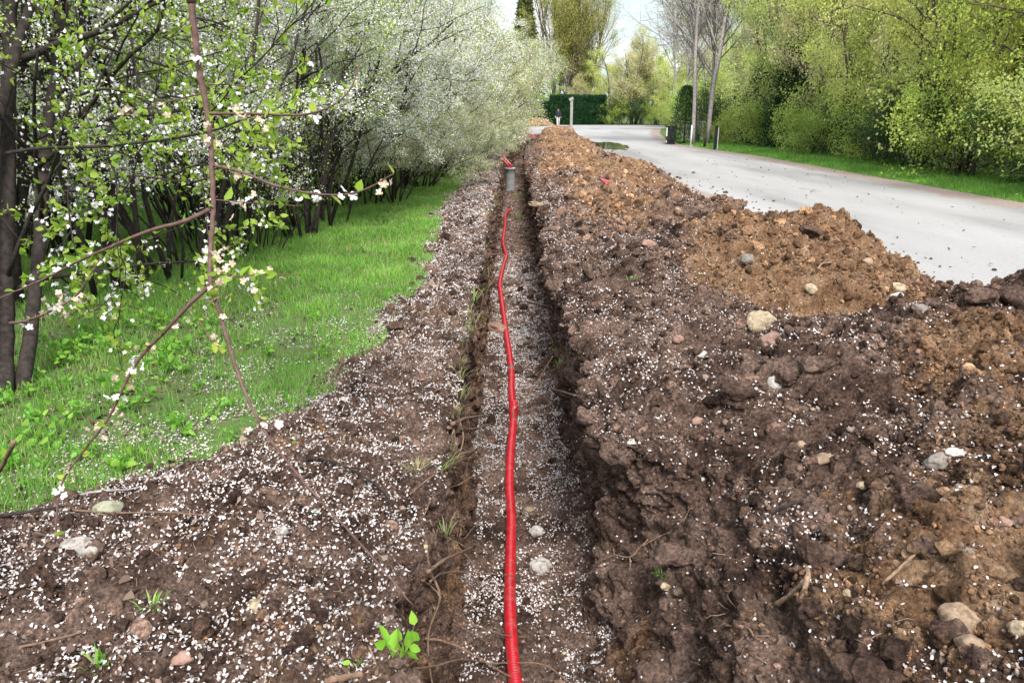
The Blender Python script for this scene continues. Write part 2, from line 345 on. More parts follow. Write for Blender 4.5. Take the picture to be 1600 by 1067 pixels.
# area sampling
A_ = np.linalg.norm(np.cross(P[1:, :-1] - P[:-1, :-1], P[:-1, 1:] - P[:-1, :-1]), axis=-1)
CP = (P[1:, :-1] + P[:-1, :-1] + P[:-1, 1:] + P[1:, 1:]) / 4; CN = Nn[:-1, :-1]; CPID = np.broadcast_to(PID[:-1][None], A_.shape)
CS = sand[:-1, :-1]
infr = (np.abs(CP[..., 0]) < .85 * CP[..., 1] + .8) & (CP[..., 1] > .8)
def scatter(dens, n_max, r=rng):
    wgt = (A_ * dens * infr).ravel(); tot = wgt.sum(); n = min(int(tot), n_max)
    cs = np.cumsum(wgt); k = np.searchsorted(cs, r.random(n) * cs[-1]); k = np.clip(k, 0, len(cs) - 1)
    i, j = np.unravel_index(k, A_.shape); a = r.random((n, 1)); b = r.random((n, 1))
    p = P[i, j] + a * (P[i + 1, j] - P[i, j]) + b * (P[i, j + 1] - P[i, j])
    return p, CN[i, j], CS[i, j]
# ------------------------------------------------------------------ leaf-like scatters
def frame(nrm, r):
    t = unit(np.cross(nrm, unit(r.normal(size=nrm.shape)))); return t, np.cross(nrm, t)
def petals(name, p, nrm, size, mat, r=rng, lift=.002, tilt=.45, parent=None, aspect=.75, jit=.10):
    n = len(p); nr = unit(nrm + tilt * r.normal(size=(n, 3))); a, b = frame(nr, r); s = size[:, None]
    cup = s * r.uniform(.0, .5, (n, 1)); p = p + nrm * (lift + .15 * s)
    V = np.stack([p + a * s * .5 + nr * cup, p + a * s * .28 + b * s * aspect * .45 + nr * cup * .6, p - a * s * .3 + b * s * aspect * .4 + nr * cup * .6,
                  p - a * s * .5 + nr * cup, p - a * s * .3 - b * s * aspect * .4 + nr * cup * .6, p + a * s * .28 - b * s * aspect * .45 + nr * cup * .6, ], 1).reshape(-1, 3)
    V = V + r.normal(size=V.shape) * np.repeat(size, 6)[:, None] * jit
    o = np.arange(n)[:, None] * 6
    return mesh(name, V, [np.concatenate([o + np.array([[0, 1, 2, 3]]), o + np.array([[0, 3, 4, 5]])])], mat, parent, True)
def leaves(p, d, L, W, r, fold=.25, droop=.0):
    """rhombic leaves: p base, d axis; returns V,F"""
    n = len(p); a = unit(d); s, u = frame(a, r); L = L[:, None]; W = W[:, None]
    V = np.stack([p, p + a * L * .45 + s * W * .5 + u * W * fold, p + a * L + np.array((0, 0, -1)) * L * droop, p + a * L * .45 - s * W * .5 + u * W * fold], 1).reshape(-1, 3)
    return V, (np.arange(n)[:, None] * 4 + np.array([[0, 1, 2, 3]]))
# petals lying on the soil
up = np.clip(CN[..., 2], 0, 1)
pn = .5 + .42 * fbm(CP[..., 0] / .28, CP[..., 1] / .28, CP[..., 2] / .28, 60, 3) + .38 * fbm(CP[..., 0] / .06, CP[..., 1] / .06, CP[..., 2] / .06, 64, 2)
xx, y2 = CP[..., 0], CP[..., 1]
bank = CPID < 4; flo = (CPID > 7) & (CPID < 10); hp = CPID > 13
dn = np.zeros(A_.shape)
dn += bank * 8200 * np.clip(pn * 1.9 - .3, 0, 1.5)
dn += flo * 10500 * np.clip(pn * 2.0 - .55, 0, 1.4) * np.clip((13 - y2) / 3, .1, 1)
dn += hp * 4300 * np.clip(pn * 1.9 - .35, 0, 1.3) * np.clip(1.25 - (xx - .5) / 2.4, .10, 1) * np.clip(1.15 - CS * 1.15, .12, 1)
dn += ((CPID >= 10) & (CPID <= 13)) * 500
dn *= np.clip(up * 1.3 - .25, 0, 1) * np.clip((7.5 / np.maximum(y2, 1)) ** 1.5, 0, 1)
pp, pnn, _ = scatter(dn, 225000)
sz = rng.uniform(.005, .0132, len(pp)) * np.clip(pp[:, 1] / 6, 1, 1.8)
tag(petals('fallen_petals', pp, pnn, sz, M['petal'], lift=.006), 'white fallen petals strewn over the dug soil', 'petals', None, 'stuff')
# brownish bits of dead leaf
dn2 = (bank * 700 + hp * 160 + flo * 120) * np.clip(up, 0, 1) * np.clip((5 / np.maximum(y2, 1)) ** 1.3, 0, 1)
pp, pnn, _ = scatter(dn2, 9000)
M['deadleaf'] = leaf_mat('dead_leaf', [(.05, .035, .025), (.13, .09, .065), (.24, .18, .14), (.09, .055, .04), (.17, .115, .085)], .15, .7)
tag(petals('leaf_litter', pp, pnn, np.minimum(.010 / (1 - rng.random(len(pp)) * .93) ** .5, .035), M['deadleaf'], tilt=.6, aspect=.55, jit=.22), 'dry brown leaf scraps scattered on the soil', 'leaf litter', None, 'stuff')
# clods and gravel
def ico(sub):
    t = (1 + 5 ** .5) / 2
    V = [(-1, t, 0), (1, t, 0), (-1, -t, 0), (1, -t, 0), (0, -1, t), (0, 1, t), (0, -1, -t), (0, 1, -t), (t, 0, -1), (t, 0, 1), (-t, 0, -1), (-t, 0, 1)]
    F = [(0, 11, 5), (0, 5, 1), (0, 1, 7), (0, 7, 10), (0, 10, 11), (1, 5, 9), (5, 11, 4), (11, 10, 2), (10, 7, 6), (7, 1, 8), (3, 9, 4), (3, 4, 2), (3, 2, 6), (3, 6, 8), (3, 8, 9), (4, 9, 5), (2, 4, 11), (6, 2, 10), (8, 6, 7), (9, 8, 1)]
    V = [np.array(v) / np.linalg.norm(v) for v in V]
    for _ in range(sub):
        mid = {}; G = []
        def m(a, b):
            k = (min(a, b), max(a, b))
            if k not in mid: q = V[a] + V[b]; V.append(q / np.linalg.norm(q)); mid[k] = len(V) - 1
            return mid[k]
        for a, b, c in F: x_, y_, z_ = m(a, b), m(b, c), m(c, a); G += [(a, x_, z_), (b, y_, x_), (c, z_, y_), (x_, y_, z_)]
        F = G
    return np.array(V), np.array(F)
def lumps(name, p, nrm, size, mat, sub, r, sink=.3, smooth=False, rough=.28, attrs=None, flat=(.5, 1)):
    V0, F0 = ico(sub); n = len(p); k = len(V0)
    a, b = frame(nrm, r); sc = np.stack([r.uniform(.7, 1.2, n), r.uniform(.6, 1.1, n), r.uniform(*flat, n)], -1) * size[:, None] * .5
    off = r.uniform(0, 400, (n, 3)); Q_ = V0[None] * 1.0
    q = Q_ + off[:, None]; nz = 1 + rough * vn(q[..., 0] * 1.3, q[..., 1] * 1.3, q[..., 2] * 1.3, 70) * 1.6
    if sub > 1: nz = nz + rough * .5 * vn(q[..., 0] * 3.1, q[..., 1] * 3.1, q[..., 2] * 3.1, 71)
    W_ = V0[None] * nz[..., None] * sc[:, None]
    C = (p + nrm * (size * (.5 - sink) * .8)[:, None])[:, None] + W_[..., :1] * a[:, None] + W_[..., 1:2] * b[:, None] + W_[..., 2:] * nrm[:, None]
    F = (np.arange(n)[:, None, None] * k + F0[None]).reshape(-1, 3)
    at = {k2: np.repeat(v, k) for k2, v in (attrs or {}).items()}
    return mesh(name, C.reshape(-1, 3), F, mat, None, smooth, at or None)
dn3 = (bank * 380 + hp * 900 + flo * 150 + ((CPID >= 4) & (CPID < 7)) * 150) * np.clip((6 / np.maximum(y2, 1.5)) ** 1.6, 0, 2) * np.clip(up + .25, 0, 1) * np.clip(pn * 1.6 - .1, .1, 2)
pp, pnn, ss = scatter(dn3 * 1.3, 30000)
sz = np.minimum(.009 * (1 - rng.random(len(pp)) * .985) ** -.55, .06) * np.clip(pp[:, 1] / 4, 1, 2.2)
tag(lumps('soil_crumbs', pp, pnn, sz, M['crumb'], 1, rng, attrs={'sand': ss}), 'loose crumbs and small clods of earth on bank and heap', 'soil crumbs', None, 'stuff')
dn4 = (bank * 5000 + hp * 7500 + flo * 2500 + ((CPID >= 4) & (CPID < 7)) * 2500 + ((CPID > 10) & (CPID <= 13)) * 4000) * np.clip((3.6 / np.maximum(y2, 1.5)) ** 1.8, 0, 1.6) * np.clip(up + .35, 0, 1) * np.clip(pn * 1.8 - .2, .08, 2)
pp, pnn, ss = scatter(dn4 * 2.6, 190000)
sz = np.minimum(.0048 * (1 - rng.random(len(pp)) * .97) ** -.5, .024) * np.clip(pp[:, 1] / 4, 1, 2.5)
tag(lumps('soil_grains', pp, pnn, sz, M['crumb'], 0, rng, .25, attrs={'sand': ss + .15}, rough=.3), 'fine crumbly grains of soil covering bank and heap', 'soil grains', None, 'stuff')
pp, pnn, _ = scatter((bank * 260 + hp * 110 + flo * 130 + ((CPID >= 4) & (CPID < 7)) * 500 + ((CPID > 10) & (CPID <= 13)) * 260) * np.clip((5 / np.maximum(y2, 1.5)) ** 1.2, 0, 1.5), 5200)
def sticks(name, p, nrm, lab):
    n = len(p); L_ = rng.uniform(.015, .07, n)[:, None] * np.clip(p[:, 1:2] / 5, 1, 2); a, b_ = frame(nrm, rng); a = unit(a + nrm * rng.normal(size=(n, 1)) * .35); w_ = rng.uniform(.0006, .0018, (n, 1)) * np.clip(p[:, 1:2] / 4, 1, 2)
    p = p + nrm * .004; m_ = p + b_ * L_ * rng.normal(size=(n, 1)) * .12 + nrm * L_ * .08; u_ = nrm * w_; v_ = b_ * w_
    V = np.stack([q + o_ for q in (p - a * L_ * .5, m_, p + a * L_ * .5) for o_ in (u_, v_, -u_, -v_)], 1).reshape(-1, 3)
    f = [[r_ * 4 + i, r_ * 4 + (i + 1) % 4, r_ * 4 + 4 + (i + 1) % 4, r_ * 4 + 4 + i] for r_ in range(2) for i in range(4)] + [[3, 2, 1, 0], [8, 9, 10, 11]]
    F = (np.arange(n)[:, None, None] * 12 + np.array(f)[None]).reshape(-1, 4); return tag(mesh(name, V, F, M['twiglit']), lab, 'twig litter', None, 'stuff')
M['twiglit'] = leaf_mat('twig_litter', [(.05, .035, .028), (.13, .09, .065), (.26, .19, .14), (.09, .055, .04)], 0.0, .9)
sticks('twig_litter', pp, pnn, 'tiny broken twigs and root ends littering the soil')
big = scatter((hp * 42 + bank * 7) * np.clip((8 / np.maximum(y2, 1.5)) ** 1.2, 0, 1.5), 1500)
sz = np.minimum(.028 * (1 - rng.random(len(big[0])) * .97) ** -.5, .10)
tag(lumps('earth_clods', big[0], big[1], sz * 1.1, M['soil'], 3, rng, .35, attrs={'sand': big[2] * .7 - .1}, rough=.42), 'lumpy dark clods of earth lying all over the heap', 'clods', None, 'stuff')
m, nt, b, out = new_mat('gravel')
g = nt.nodes.new('ShaderNodeNewGeometry')
c = ramp(nt, g.outputs['Random Per Island'], [(0, (.07, .055, .045)), (.35, (.15, .11, .085)), (.65, (.26, .21, .165)), (.85, (.18, .12, .095)), (1, (.36, .32, .28))])
nt.links.new(mixc(nt, 1.0, c, ramp(nt, noise(nt, 90, 5), [(.3, (.6, .6, .6)), (.7, (1.25, 1.2, 1.2))]), 'MULTIPLY'), b.inputs['Base Color']); M['gravel'] = m
pp, pnn, _ = scatter((bank * 200 + hp * 110 + flo * 200) * np.clip((5 / np.maximum(y2, 1.5)) ** 1.5, 0, 1.5) * np.clip(up + .1, 0, 1), 6500)
sz = np.minimum(.007 * (1 - rng.random(len(pp)) * .97) ** -.5, .03) * np.clip(pp[:, 1] / 5, 1, 2)
tag(lumps('gravel', pp, pnn, sz, M['gravel'], 1, rng, .3, True, .22), 'small pebbles and gravel mixed into the dug soil', 'gravel', None, 'stuff')
# ------------------------------------------------------------------ single stones and clods
def stone_mat(name, c):
    m, nt, b, out = new_mat(name)
    f = noise(nt, 14, 8, rough=.65); g_ = noise(nt, 110, 4, rough=.7)
    col = ramp(nt, f, [(.3, tuple(x * .62 for x in c)), (.5, c), (.72, tuple(min(.9, x * 1.25) for x in c))])
    col = mixc(nt, .7, col, ramp(nt, g_, [(.35, (.7, .68, .66)), (.6, (1.12, 1.12, 1.12))]), 'MULTIPLY')
    dirt = ramp(nt, noise(nt, 30, 7, rough=.7), [(.50, (0, 0, 0)), (.64, (.85, .85, .85))])
    col = mixc(nt, dirt, col, (.11, .075, .05))
    nt.links.new(col, b.inputs['Base Color']); bump(nt, b, g_, .5, .004); return m
SC = {'cream': stone_mat('cream_stone', (.34, .275, .18)), 'pink': stone_mat('pink_stone', (.25, .155, .12)), 'grey': stone_mat('grey_stone', (.20, .175, .155)),
      'white': stone_mat('white_stone', (.36, .335, .31)), 'tan': stone_mat('tan_stone', (.25, .18, .12)), 'red': stone_mat('red_stone', (.17, .06, .042)),
      'mossy': stone_mat('mossy_stone', (.24, .25, .175)), 'soil': M['soil']}
def stone(u, v, wpx, hpx, col, label, name='stone', cat='stone', sub=3, rough=.3, group=None, p=None, nr=None, size=None):
    if p is None: p, nr = hit(u, v + hpx * .3)
    dep = p[1] * _c - (p[2] - CAM_H) * _s
    wd = wpx / FPX * dep if size is None else size; ht = hpx / FPX * dep * .95 if size is None else size * .7
    V0, F0 = ico(sub); o_ = rng.uniform(0, 300, 3); q = V0 + o_
    k = 1 + rough * (vn(q[:, 0] * 1.2, q[:, 1] * 1.2, q[:, 2] * 1.2, 80) + .4 * vn(q[:, 0] * 2.7, q[:, 1] * 2.7, q[:, 2] * 2.7, 81))
    if col == 'soil': k += .16 * (np.abs(vn(q[:, 0] * 5, q[:, 1] * 5, q[:, 2] * 5, 82)) - .3)
    else:
        # knock flat facets into the pebble
        for _ in range(5):
            d = unit(rng.normal(size=3)); k = np.minimum(k, .86 / np.maximum(V0 @ d, .05))
    V = V0 * k[:, None] * np.array((wd * .53, (wd + ht) * .25, ht * .53))
    o = mesh(name, V, F0, SC[col], None, True, {'sand': np.full(len(V), -.3)} if col == 'soil' else None, loc=tuple(p + np.array((0, .0, ht * .10)) + nr * ht * .05))
    o.rotation_euler = (rng.uniform(-.15, .15), rng.uniform(-.25, .25), rng.uniform(-.3, .3))
    return tag(o, label, cat, group)
for a in [
 (1187, 497, 46, 34, 'cream', 'large rounded cream stone on the orange sand of the middle heap'),
 (1203, 529, 40, 26, 'pink', 'flat pink stone just below the large cream stone'),
 (1267, 448, 18, 18, 'cream', 'small cream stone up the sandy slope right of the large cream stone'),
 (1167, 403, 22, 18, 'grey', 'round grey stone half buried in dark soil near the heap crest'),
 (1398, 443, 32, 17, 'cream', 'flat cream stone on the back slope of the sandy heap'),
 (1404, 457, 20, 10, 'white', 'small white stone against the flat cream stone'),
 (1440, 480, 26, 16, 'grey', 'grey stone in the dip between the two nearer heaps'),
 (1358, 404, 18, 11, 'tan', 'tan stone near the top of the sandy heap beside the road'),
 (1215, 597, 26, 28, 'white', 'angular pale stone in dark soil below the pink stone'),
 (1497, 957, 62, 56, 'tan', 'biggest tan boulder in the lower right of the heap'),
 (1515, 1003, 40, 34, 'tan', 'crumbly tan stone directly under the biggest boulder'),
 (1462, 717, 36, 22, 'grey', 'pale grey stone on the right slope above the boulder'),
 (1492, 703, 30, 14, 'white', 'flat white stone right of the pale grey stone'),
 (1287, 716, 32, 13, 'tan', 'long flat tan stone on the slope'),
 (1352, 757, 20, 14, 'cream', 'small ochre stone below the flat tan stone'),
 (1545, 815, 18, 13, 'red', 'small red brown stone at the right edge'),
 (1565, 817, 21, 18, 'pink', 'orange pink stone touching the red brown stone'),
 (1592, 980, 34, 26, 'cream', 'cream stone at the far right bottom'),
 (1515, 858, 28, 16, 'grey', 'dark grey oval stone above the biggest boulder'),
 (1325, 928, 14, 13, 'cream', 'tiny round cream stone right of the pale stick'),
 (838, 825, 22, 20, 'white', 'rounded pale stone on the trench floor right of the red conduit'),
 (841, 880, 32, 26, 'white', 'larger whitish stone on the trench floor nearest the camera'),
 (828, 793, 15, 11, 'tan', 'small ochre stone on the trench floor above the pale one'),
 (775, 506, 34, 18, 'pink', 'brown stone left of the conduit deep in the trench'),
 (125, 850, 54, 42, 'white', 'big white stone where grass meets the petal strewn soil'),
 (170, 790, 44, 26, 'mossy', 'mossy rounded stone in the grass above the big white stone'),
 (398, 942, 30, 24, 'cream', 'pale upright stone on the left bank'),
 (285, 1027, 30, 18, 'pink', 'flat pinkish stone low on the left bank'),
 (440, 825, 24, 18, 'white', 'pale stone in the middle of the left bank'),
 (1015, 378, 26, 14, 'pink', 'brownish pink stone on the far heap slope'),
 (1058, 530, 15, 14, 'pink', 'small pink stone in dark soil left of the large cream stone'),
 (1095, 553, 24, 14, 'white', 'pale flat stone on the slope above the trench'),
 (985, 687, 16, 11, 'white', 'little white stone by the right lip of the trench'),
 (1252, 692, 18, 15, 'tan', 'small tan stone above the long flat one'),
 (1085, 655, 16, 10, 'pink', 'small flat pink stone on the petal strewn slope'),
 (840, 317, 30, 9, 'tan', 'long tan stone on the heap beside the grey pipe'),
 (1040, 915, 16, 12, 'cream', 'small cream stone in the slumped hollow'),
 (1062, 920, 20, 14, 'tan', 'tan stone right beside the small cream one in the hollow'),
]: stone(*a)
for a in [
 (1237, 582, 46, 36, 'soil', 'dark clod beside the angular pale stone'), (1272, 565, 40, 26, 'soil', 'dark flat clod above the angular pale stone'),
 (1275, 850, 50, 42, 'soil', 'large dark clod above the pale stick'), (1322, 862, 34, 26, 'soil', 'smaller dark clod right of the large one'),
 (1532, 456, 42, 26, 'soil', 'dark clod on the ridge against the road'), (1581, 462, 42, 32, 'soil', 'brown clod at the right end of the ridge'),
 (1590, 912, 30, 24, 'soil', 'dark clod at the right edge above the cream stone'), (1450, 850, 26, 18, 'soil', 'dark clod in the middle of the near right slope'),
 (1272, 360, 34, 16, 'soil', 'clod on the peak of the middle heap'), (547, 667, 26, 20, 'soil', 'black clod where the left bank meets the grass'),
 (620, 508, 24, 14, 'soil', 'reddish clod on the far part of the left bank'), (1060, 860, 60, 34, 'soil', 'broad clod hanging over the slumped hollow'),
 (960, 700, 46, 40, 'soil', 'clod leaning over the right wall of the trench'), (1150, 610, 54, 34, 'soil', 'broad clod in the middle of the right slope')]:
    stone(*a, name='earth_clod', cat='clod', rough=.4)
# medium pebbles, single things
pb = scatter((hp * 3.2 + bank * 7 + flo * 9) * (y2 < 9) * np.clip(up, 0, 1), 130)
for i in range(len(pb[0])):
    where = 'left bank' if pb[0][i][0] < -.35 else 'trench floor' if pb[0][i][0] < .38 and pb[0][i][2] < -.3 else 'right heap'
    k = rnd.choice(['grey', 'tan', 'pink', 'white', 'cream'])
    stone(0, 0, 0, 0, k, f'one of the small {k} pebbles scattered on the {where}', 'pebble', 'pebble', 2, .3, f'small {k} pebbles on the {where}', pb[0][i], pb[1][i], rng.uniform(.014, .034))
# ------------------------------------------------------------------ ground sheets, road, verge
m, nt, b, out = new_mat('lawn_soil')
c = ramp(nt, noise(nt, 3.5, 8, rough=.65), [(.35, (.06, .085, .025)), (.5, (.08, .16, .03)), (.7, (.11, .10, .05))])
c = mixc(nt, ramp(nt, noise(nt, 40, 5), [(.5, (0, 0, 0)), (.7, (1, 1, 1))]), c, (.09, .07, .045))
nt.links.new(c, b.inputs['Base Color']); bump(nt, b, noise(nt, 35, 6), 1, .03); b.inputs['Roughness'].default_value = 1; M['lawn'] = m
def strip(name, ys, xl, xr, z, mat, label, nx=60, kind='structure', zf=None, attr=False):
    ys = np.asarray(ys, float); xl = np.asarray(xl, float); xr = np.asarray(xr, float); t = np.linspace(0, 1, nx)
    X = xl[:, None] + (xr - xl)[:, None] * t[None]; Yg = np.broadcast_to(ys[:, None], X.shape)
    Zg = np.full(X.shape, float(z)) if zf is None else z + zf(X, Yg)
    V = np.stack([X, Yg, Zg], -1).reshape(-1, 3); i = np.arange(len(ys) - 1)[:, None] * nx; j = np.arange(nx - 1)[None]
    F = np.stack([i + j, i + j + 1, i + nx + j + 1, i + nx + j], -1).reshape(-1, 4)
    ats = {'edge': np.minimum(X - xl[:, None], xr[:, None] - X).ravel()} if attr else None
    return tag(mesh(name, V, F, mat, None, True, ats), label, 'ground', None, kind)
ysl = np.concatenate([np.linspace(-1.5, 14, 160), np.linspace(14.3, 50, 60)])
lawnz = lambda X, Yg: .02 * vn(X / 1.2, Yg / 1.2, 0 * X, 90) + .012 * vn(X / .3, Yg / .3, 0 * X, 91)
cxf = lambda y: np.where(y > 20, .0025 * (np.maximum(y, 20) - 20) ** 2, 0)
strip('lawn', ysl, ysl * 0 - 16, edge_x(ysl) + cxf(ysl) - .02, .004, M['lawn'], 'bright green lawn left of the trench', 160, zf=lawnz)
bigm = np.linspace(-1.5, 50, 30)
strip('ground', bigm, bigm * 0 - 900, bigm * 0 - 15.9, -.02, M['lawn'], 'grassy ground far to the left', 20)
strip('verge_ground', bigm, tab(bigm, [-1.5, 50], [2.9, 2.9]), bigm * 0 + 900, -.03, M['lawn'], 'grassy ground under and beyond the road', 40)
fy = np.linspace(50, 2500, 20); strip('far_ground', fy, fy * 0 - 1500, fy * 0 + 1500, -.03, M['lawn'], 'level ground behind the far hedge', 12)
ny = np.linspace(-60, -1.5, 6); strip('near_ground', ny, ny * 0 - 900, ny * 0 + 900, -.02, M['lawn'], 'ground behind the camera', 12)
# road
m, nt, b, out = new_mat('pale_asphalt')
e = nn(nt, 'ShaderNodeAttribute', attribute_name='edge').outputs['Fac']
mp = nt.nodes.new('ShaderNodeMapping'); g = nt.nodes.new('ShaderNodeNewGeometry'); nt.links.new(g.outputs['Position'], mp.inputs[0]); mp.inputs['Scale'].default_value = (1, .22, 1)
big_ = noise(nt, .55, 6, mp.outputs[0]); base = ramp(nt, big_, [(.34, (.19, .187, .185)), (.45, (.262, .256, .250)), (.7, (.325, .316, .308))])
base = mixc(nt, .8, base, ramp(nt, noise(nt, 28, 6, rough=.7), [(.32, (.78, .78, .79)), (.52, (1, 1, 1)), (.75, (1.12, 1.12, 1.12))]), 'MULTIPLY')
v = nn(nt, 'ShaderNodeTexVoronoi', Scale=.9, feature='DISTANCE_TO_EDGE'); mp2 = nt.nodes.new('ShaderNodeMapping'); mp2.inputs['Scale'].default_value = (1, .45, 1)
nzv = nn(nt, 'ShaderNodeTexNoise', Scale=1.5, Detail=6.0); nt.links.new(g.outputs['Position'], nzv.inputs['Vector'])
pv = mixc(nt, .18, g.outputs['Position'], nzv.outputs['Color'], 'ADD'); nt.links.new(pv, mp2.inputs[0]); nt.links.new(mp2.outputs[0], v.inputs['Vector'])
crk = ramp(nt, v.outputs['Distance'], [(.0, (1, 1, 1)), (.012, (0, 0, 0))])
crk = mixc(nt, 1.0, crk, ramp(nt, noise(nt, .8, 4), [(.5, (0, 0, 0)), (.6, (.6, .6, .6))]), 'MULTIPLY')
base = mixc(nt, crk, base, (.12, .115, .11))
spk = nn(nt, 'ShaderNodeTexVoronoi', Scale=6.0); nt.links.new(mp.outputs[0], spk.inputs['Vector'])
base = mixc(nt, mixc(nt, 1.0, ramp(nt, spk.outputs['Distance'], [(.06, (1, 1, 1)), (.1, (0, 0, 0))]), ramp(nt, noise(nt, 3, 3), [(.55, (0, 0, 0)), (.62, (.7, .7, .7))]), 'MULTIPLY'), base, (.13, .11, .09))
ed = nn(nt, 'ShaderNodeMath', operation='MULTIPLY_ADD'); nt.links.new(noise(nt, 2.2, 6), ed.inputs[0]); ed.inputs[1].default_value = -1.3; nt.links.new(e, ed.inputs[2])
ef = ramp(nt, ed.outputs[0], [(.0, (1, 1, 1)), (.25, (0, 0, 0))])
ec = ramp(nt, noise(nt, 30, 6), [(.35, (.17, .125, .105)), (.65, (.30, .245, .22))])
base = mixc(nt, ef, base, ec)
nt.links.new(base, b.inputs['Base Color']); b.inputs['Roughness'].default_value = .85; bump(nt, b, noise(nt, 140, 4, rough=.8), .6, .006); M['road'] = m
ry = np.concatenate([np.linspace(-6, 50, 120), np.linspace(50.5, 73, 30)])
road_r = lambda y: tab(y, [-6, 13, 20, 28, 34, 37, 45, 55, 70, 73], [9.4, 9.2, 9.1, 9.0, 8.4, 8.2, 9.0, 10.5, 13.5, 14.5])
strip('road', ry, ry * 0 + 3.05 - np.clip(ry - 50, 0, 1) * 2.5, road_r(ry) + .12 * n1(ry, .7, 95) + .08, .006, M['road'], 'pale grey asphalt road running beside the heap', 120, attr=True)
ry = np.linspace(73, 87.5, 20); strip('side_road', ry, ry * 0 - 22, ry * 0 + 20, .006, M['road'], 'pale side road crossing in front of the dark hedge', 60, attr=True)
yp = np.linspace(8, 40, 30); strip('paved_yard', yp, yp * 0 - 12.5, yp * 0 - 8.2, .03, M['road'], 'pale paved strip behind the wire fence', 30, attr=True)
def debris(n):
    y = 3 + 30 * rng.random(n) ** 1.6; cr = tab(y, [3, 5, 7, 9.5, 14, 20, 30], [3.9, 3.9, 3.7, 3.3, 3.15, 3.1, 3.05]); x = cr + rng.exponential(.28, n); return np.stack([x, y, 0 * x + .008], -1)
q_ = debris(3200); upn = np.tile((0, 0, 1.), (len(q_), 1)); sz = np.minimum(.012 * (1 - rng.random(len(q_)) * .97) ** -.55, .08) * np.clip(q_[:, 1] / 7, 1, 2)
tag(lumps('road_crumbs', q_, upn, sz, M['crumb'], 1, rng, .3, attrs={'sand': rng.uniform(-.2, .9, len(q_))}), 'crumbs of earth rolled from the heap onto the road edge', 'soil crumbs', None, 'stuff')
q_ = np.stack([rng.uniform(3.6, 9, 170), 5 + 22 * rng.random(170) ** 1.3, np.full(170, .009)], -1); upn = np.tile((0, 0, 1.), (170, 1))
tag(petals('road_litter', q_, upn, rng.uniform(.02, .06, 170), M['deadleaf'], tilt=.3, aspect=.35, jit=.2), 'dead leaves and twig bits lying on the pale road', 'leaf litter', None, 'stuff')
# puddle
m, nt, b, out = new_mat('puddle_water'); b.inputs['Base Color'].default_value = (.075, .07, .06, 1); b.inputs['Roughness'].default_value = .03
b.inputs['Specular IOR Level'].default_value = .9; M['water'] = m
def puddle(cx, cy, rx, ry_, seed, label):
    th = np.linspace(0, 2 * math.pi, 90, endpoint=False); r = 1 + .45 * vn(np.cos(th) * 1.6 + seed, np.sin(th) * 1.6, 0 * th, 5) + .15 * vn(np.cos(th) * 5, np.sin(th) * 5 + seed, 0 * th, 6)
    V = np.stack([cx + rx * r * np.cos(th), cy + ry_ * r * np.sin(th), 0 * th + .011], -1); V = np.vstack([[cx, cy, .011], V])
    F = np.array([(0, 1 + i, 1 + (i + 1) % 90) for i in range(90)]); return tag(mesh('puddle', V, F, M['water'], None, True), label, 'puddle', None, 'structure')
puddle(4.55, 36.5, 1.0, 4.2, 3, 'rain puddle on the road beside the heap')
# ------------------------------------------------------------------ grass
def blades(name, n, sampler, h, wd, mat, label, zf=0.0, r=rng):
    xy = sampler(n); n = len(xy); zb = .004 + lawnz(xy[:, 0], xy[:, 1]) if zf is None else np.full(n, zf)
    p = np.concatenate([xy, zb[:, None]], 1); hh = h(xy, r); ww = wd(xy)
    a = r.uniform(0, 2 * math.pi, n); s = np.stack([np.cos(a), np.sin(a), 0 * a], -1) * ww[:, None] * .5
    l = r.normal(size=(n, 2)) * .35; lean = np.stack([l[:, 0], l[:, 1], np.ones(n)], -1) * hh[:, None]
    V = np.stack([p - s, p + s, p + lean * np.array((.35, .35, .6)) + s * .8, p + lean, p + lean * np.array((.35, .35, .6)) - s * .8], 1).reshape(-1, 3)
    o = np.arange(n)[:, None] * 5
    return tag(mesh(name, V, [o + np.array([[0, 1, 2, 4]]), o + np.array([[4, 2, 3]])], mat, None, True), label, 'grass', None, 'stuff')
def samp_left(n):
    y = 2.0 + 20 * rng.random(n * 3) ** 2.0; x = edge_x(y) - .02 - (5.6 * rng.random(n * 3) ** 1.15)
    k = (np.abs(x) < .8 * y) ; x, y = x[k], y[k]
    # thin and bare where the petals lie under the near trees
    bare = .5 + .5 * fbm(x / .5, y / .5, 0 * x, 101, 3); thin = np.clip((y - 4.3) / 2.2, .42, 1) * np.clip(1 - np.clip((-3.1 - x) / 1.3, 0, .55), .3, 1)
    k = rng.random(len(x)) < thin * np.clip(bare * 2.6 - .55 + np.clip((y - 5) / 3, 0, .6), .12, 1); return np.stack([x[k], y[k]], -1)[:n]
blades('grass', 170000, samp_left, lambda xy, r: r.uniform(.03, .075, len(xy)) * (1 + .5 * vn(xy[:, 0] / .4, xy[:, 1] / .4, 0 * xy[:, 0], 110)), lambda xy: np.maximum(.0035, .0009 * xy[:, 1]), M['grass'], 'bright green grass of the lawn between trench and bushes', None)
blades('dry_grass', 16000, samp_left, lambda xy, r: r.uniform(.03, .11, len(xy)), lambda xy: np.maximum(.003, .0007 * xy[:, 1]), M['grass_dry'], 'dry straw coloured grass stems among the green lawn', None)
def samp_r(n):
    y = 9 + 40 * rng.random(n * 2) ** 1.5; x = road_r(y) + .02 + 3.2 * rng.random(n * 2) ** 1.3; k = x < .8 * y; return np.stack([x[k], y[k]], -1)[:n]
blades('grass', 60000, samp_r, lambda xy, r: r.uniform(.05, .16, len(xy)) * np.clip(.5 + (xy[:, 0] - road_r(xy[:, 1])), .4, 1.3), lambda xy: np.maximum(.004, .0009 * xy[:, 1]), M['grass'], 'green grass verge along the right side of the road', -.02)
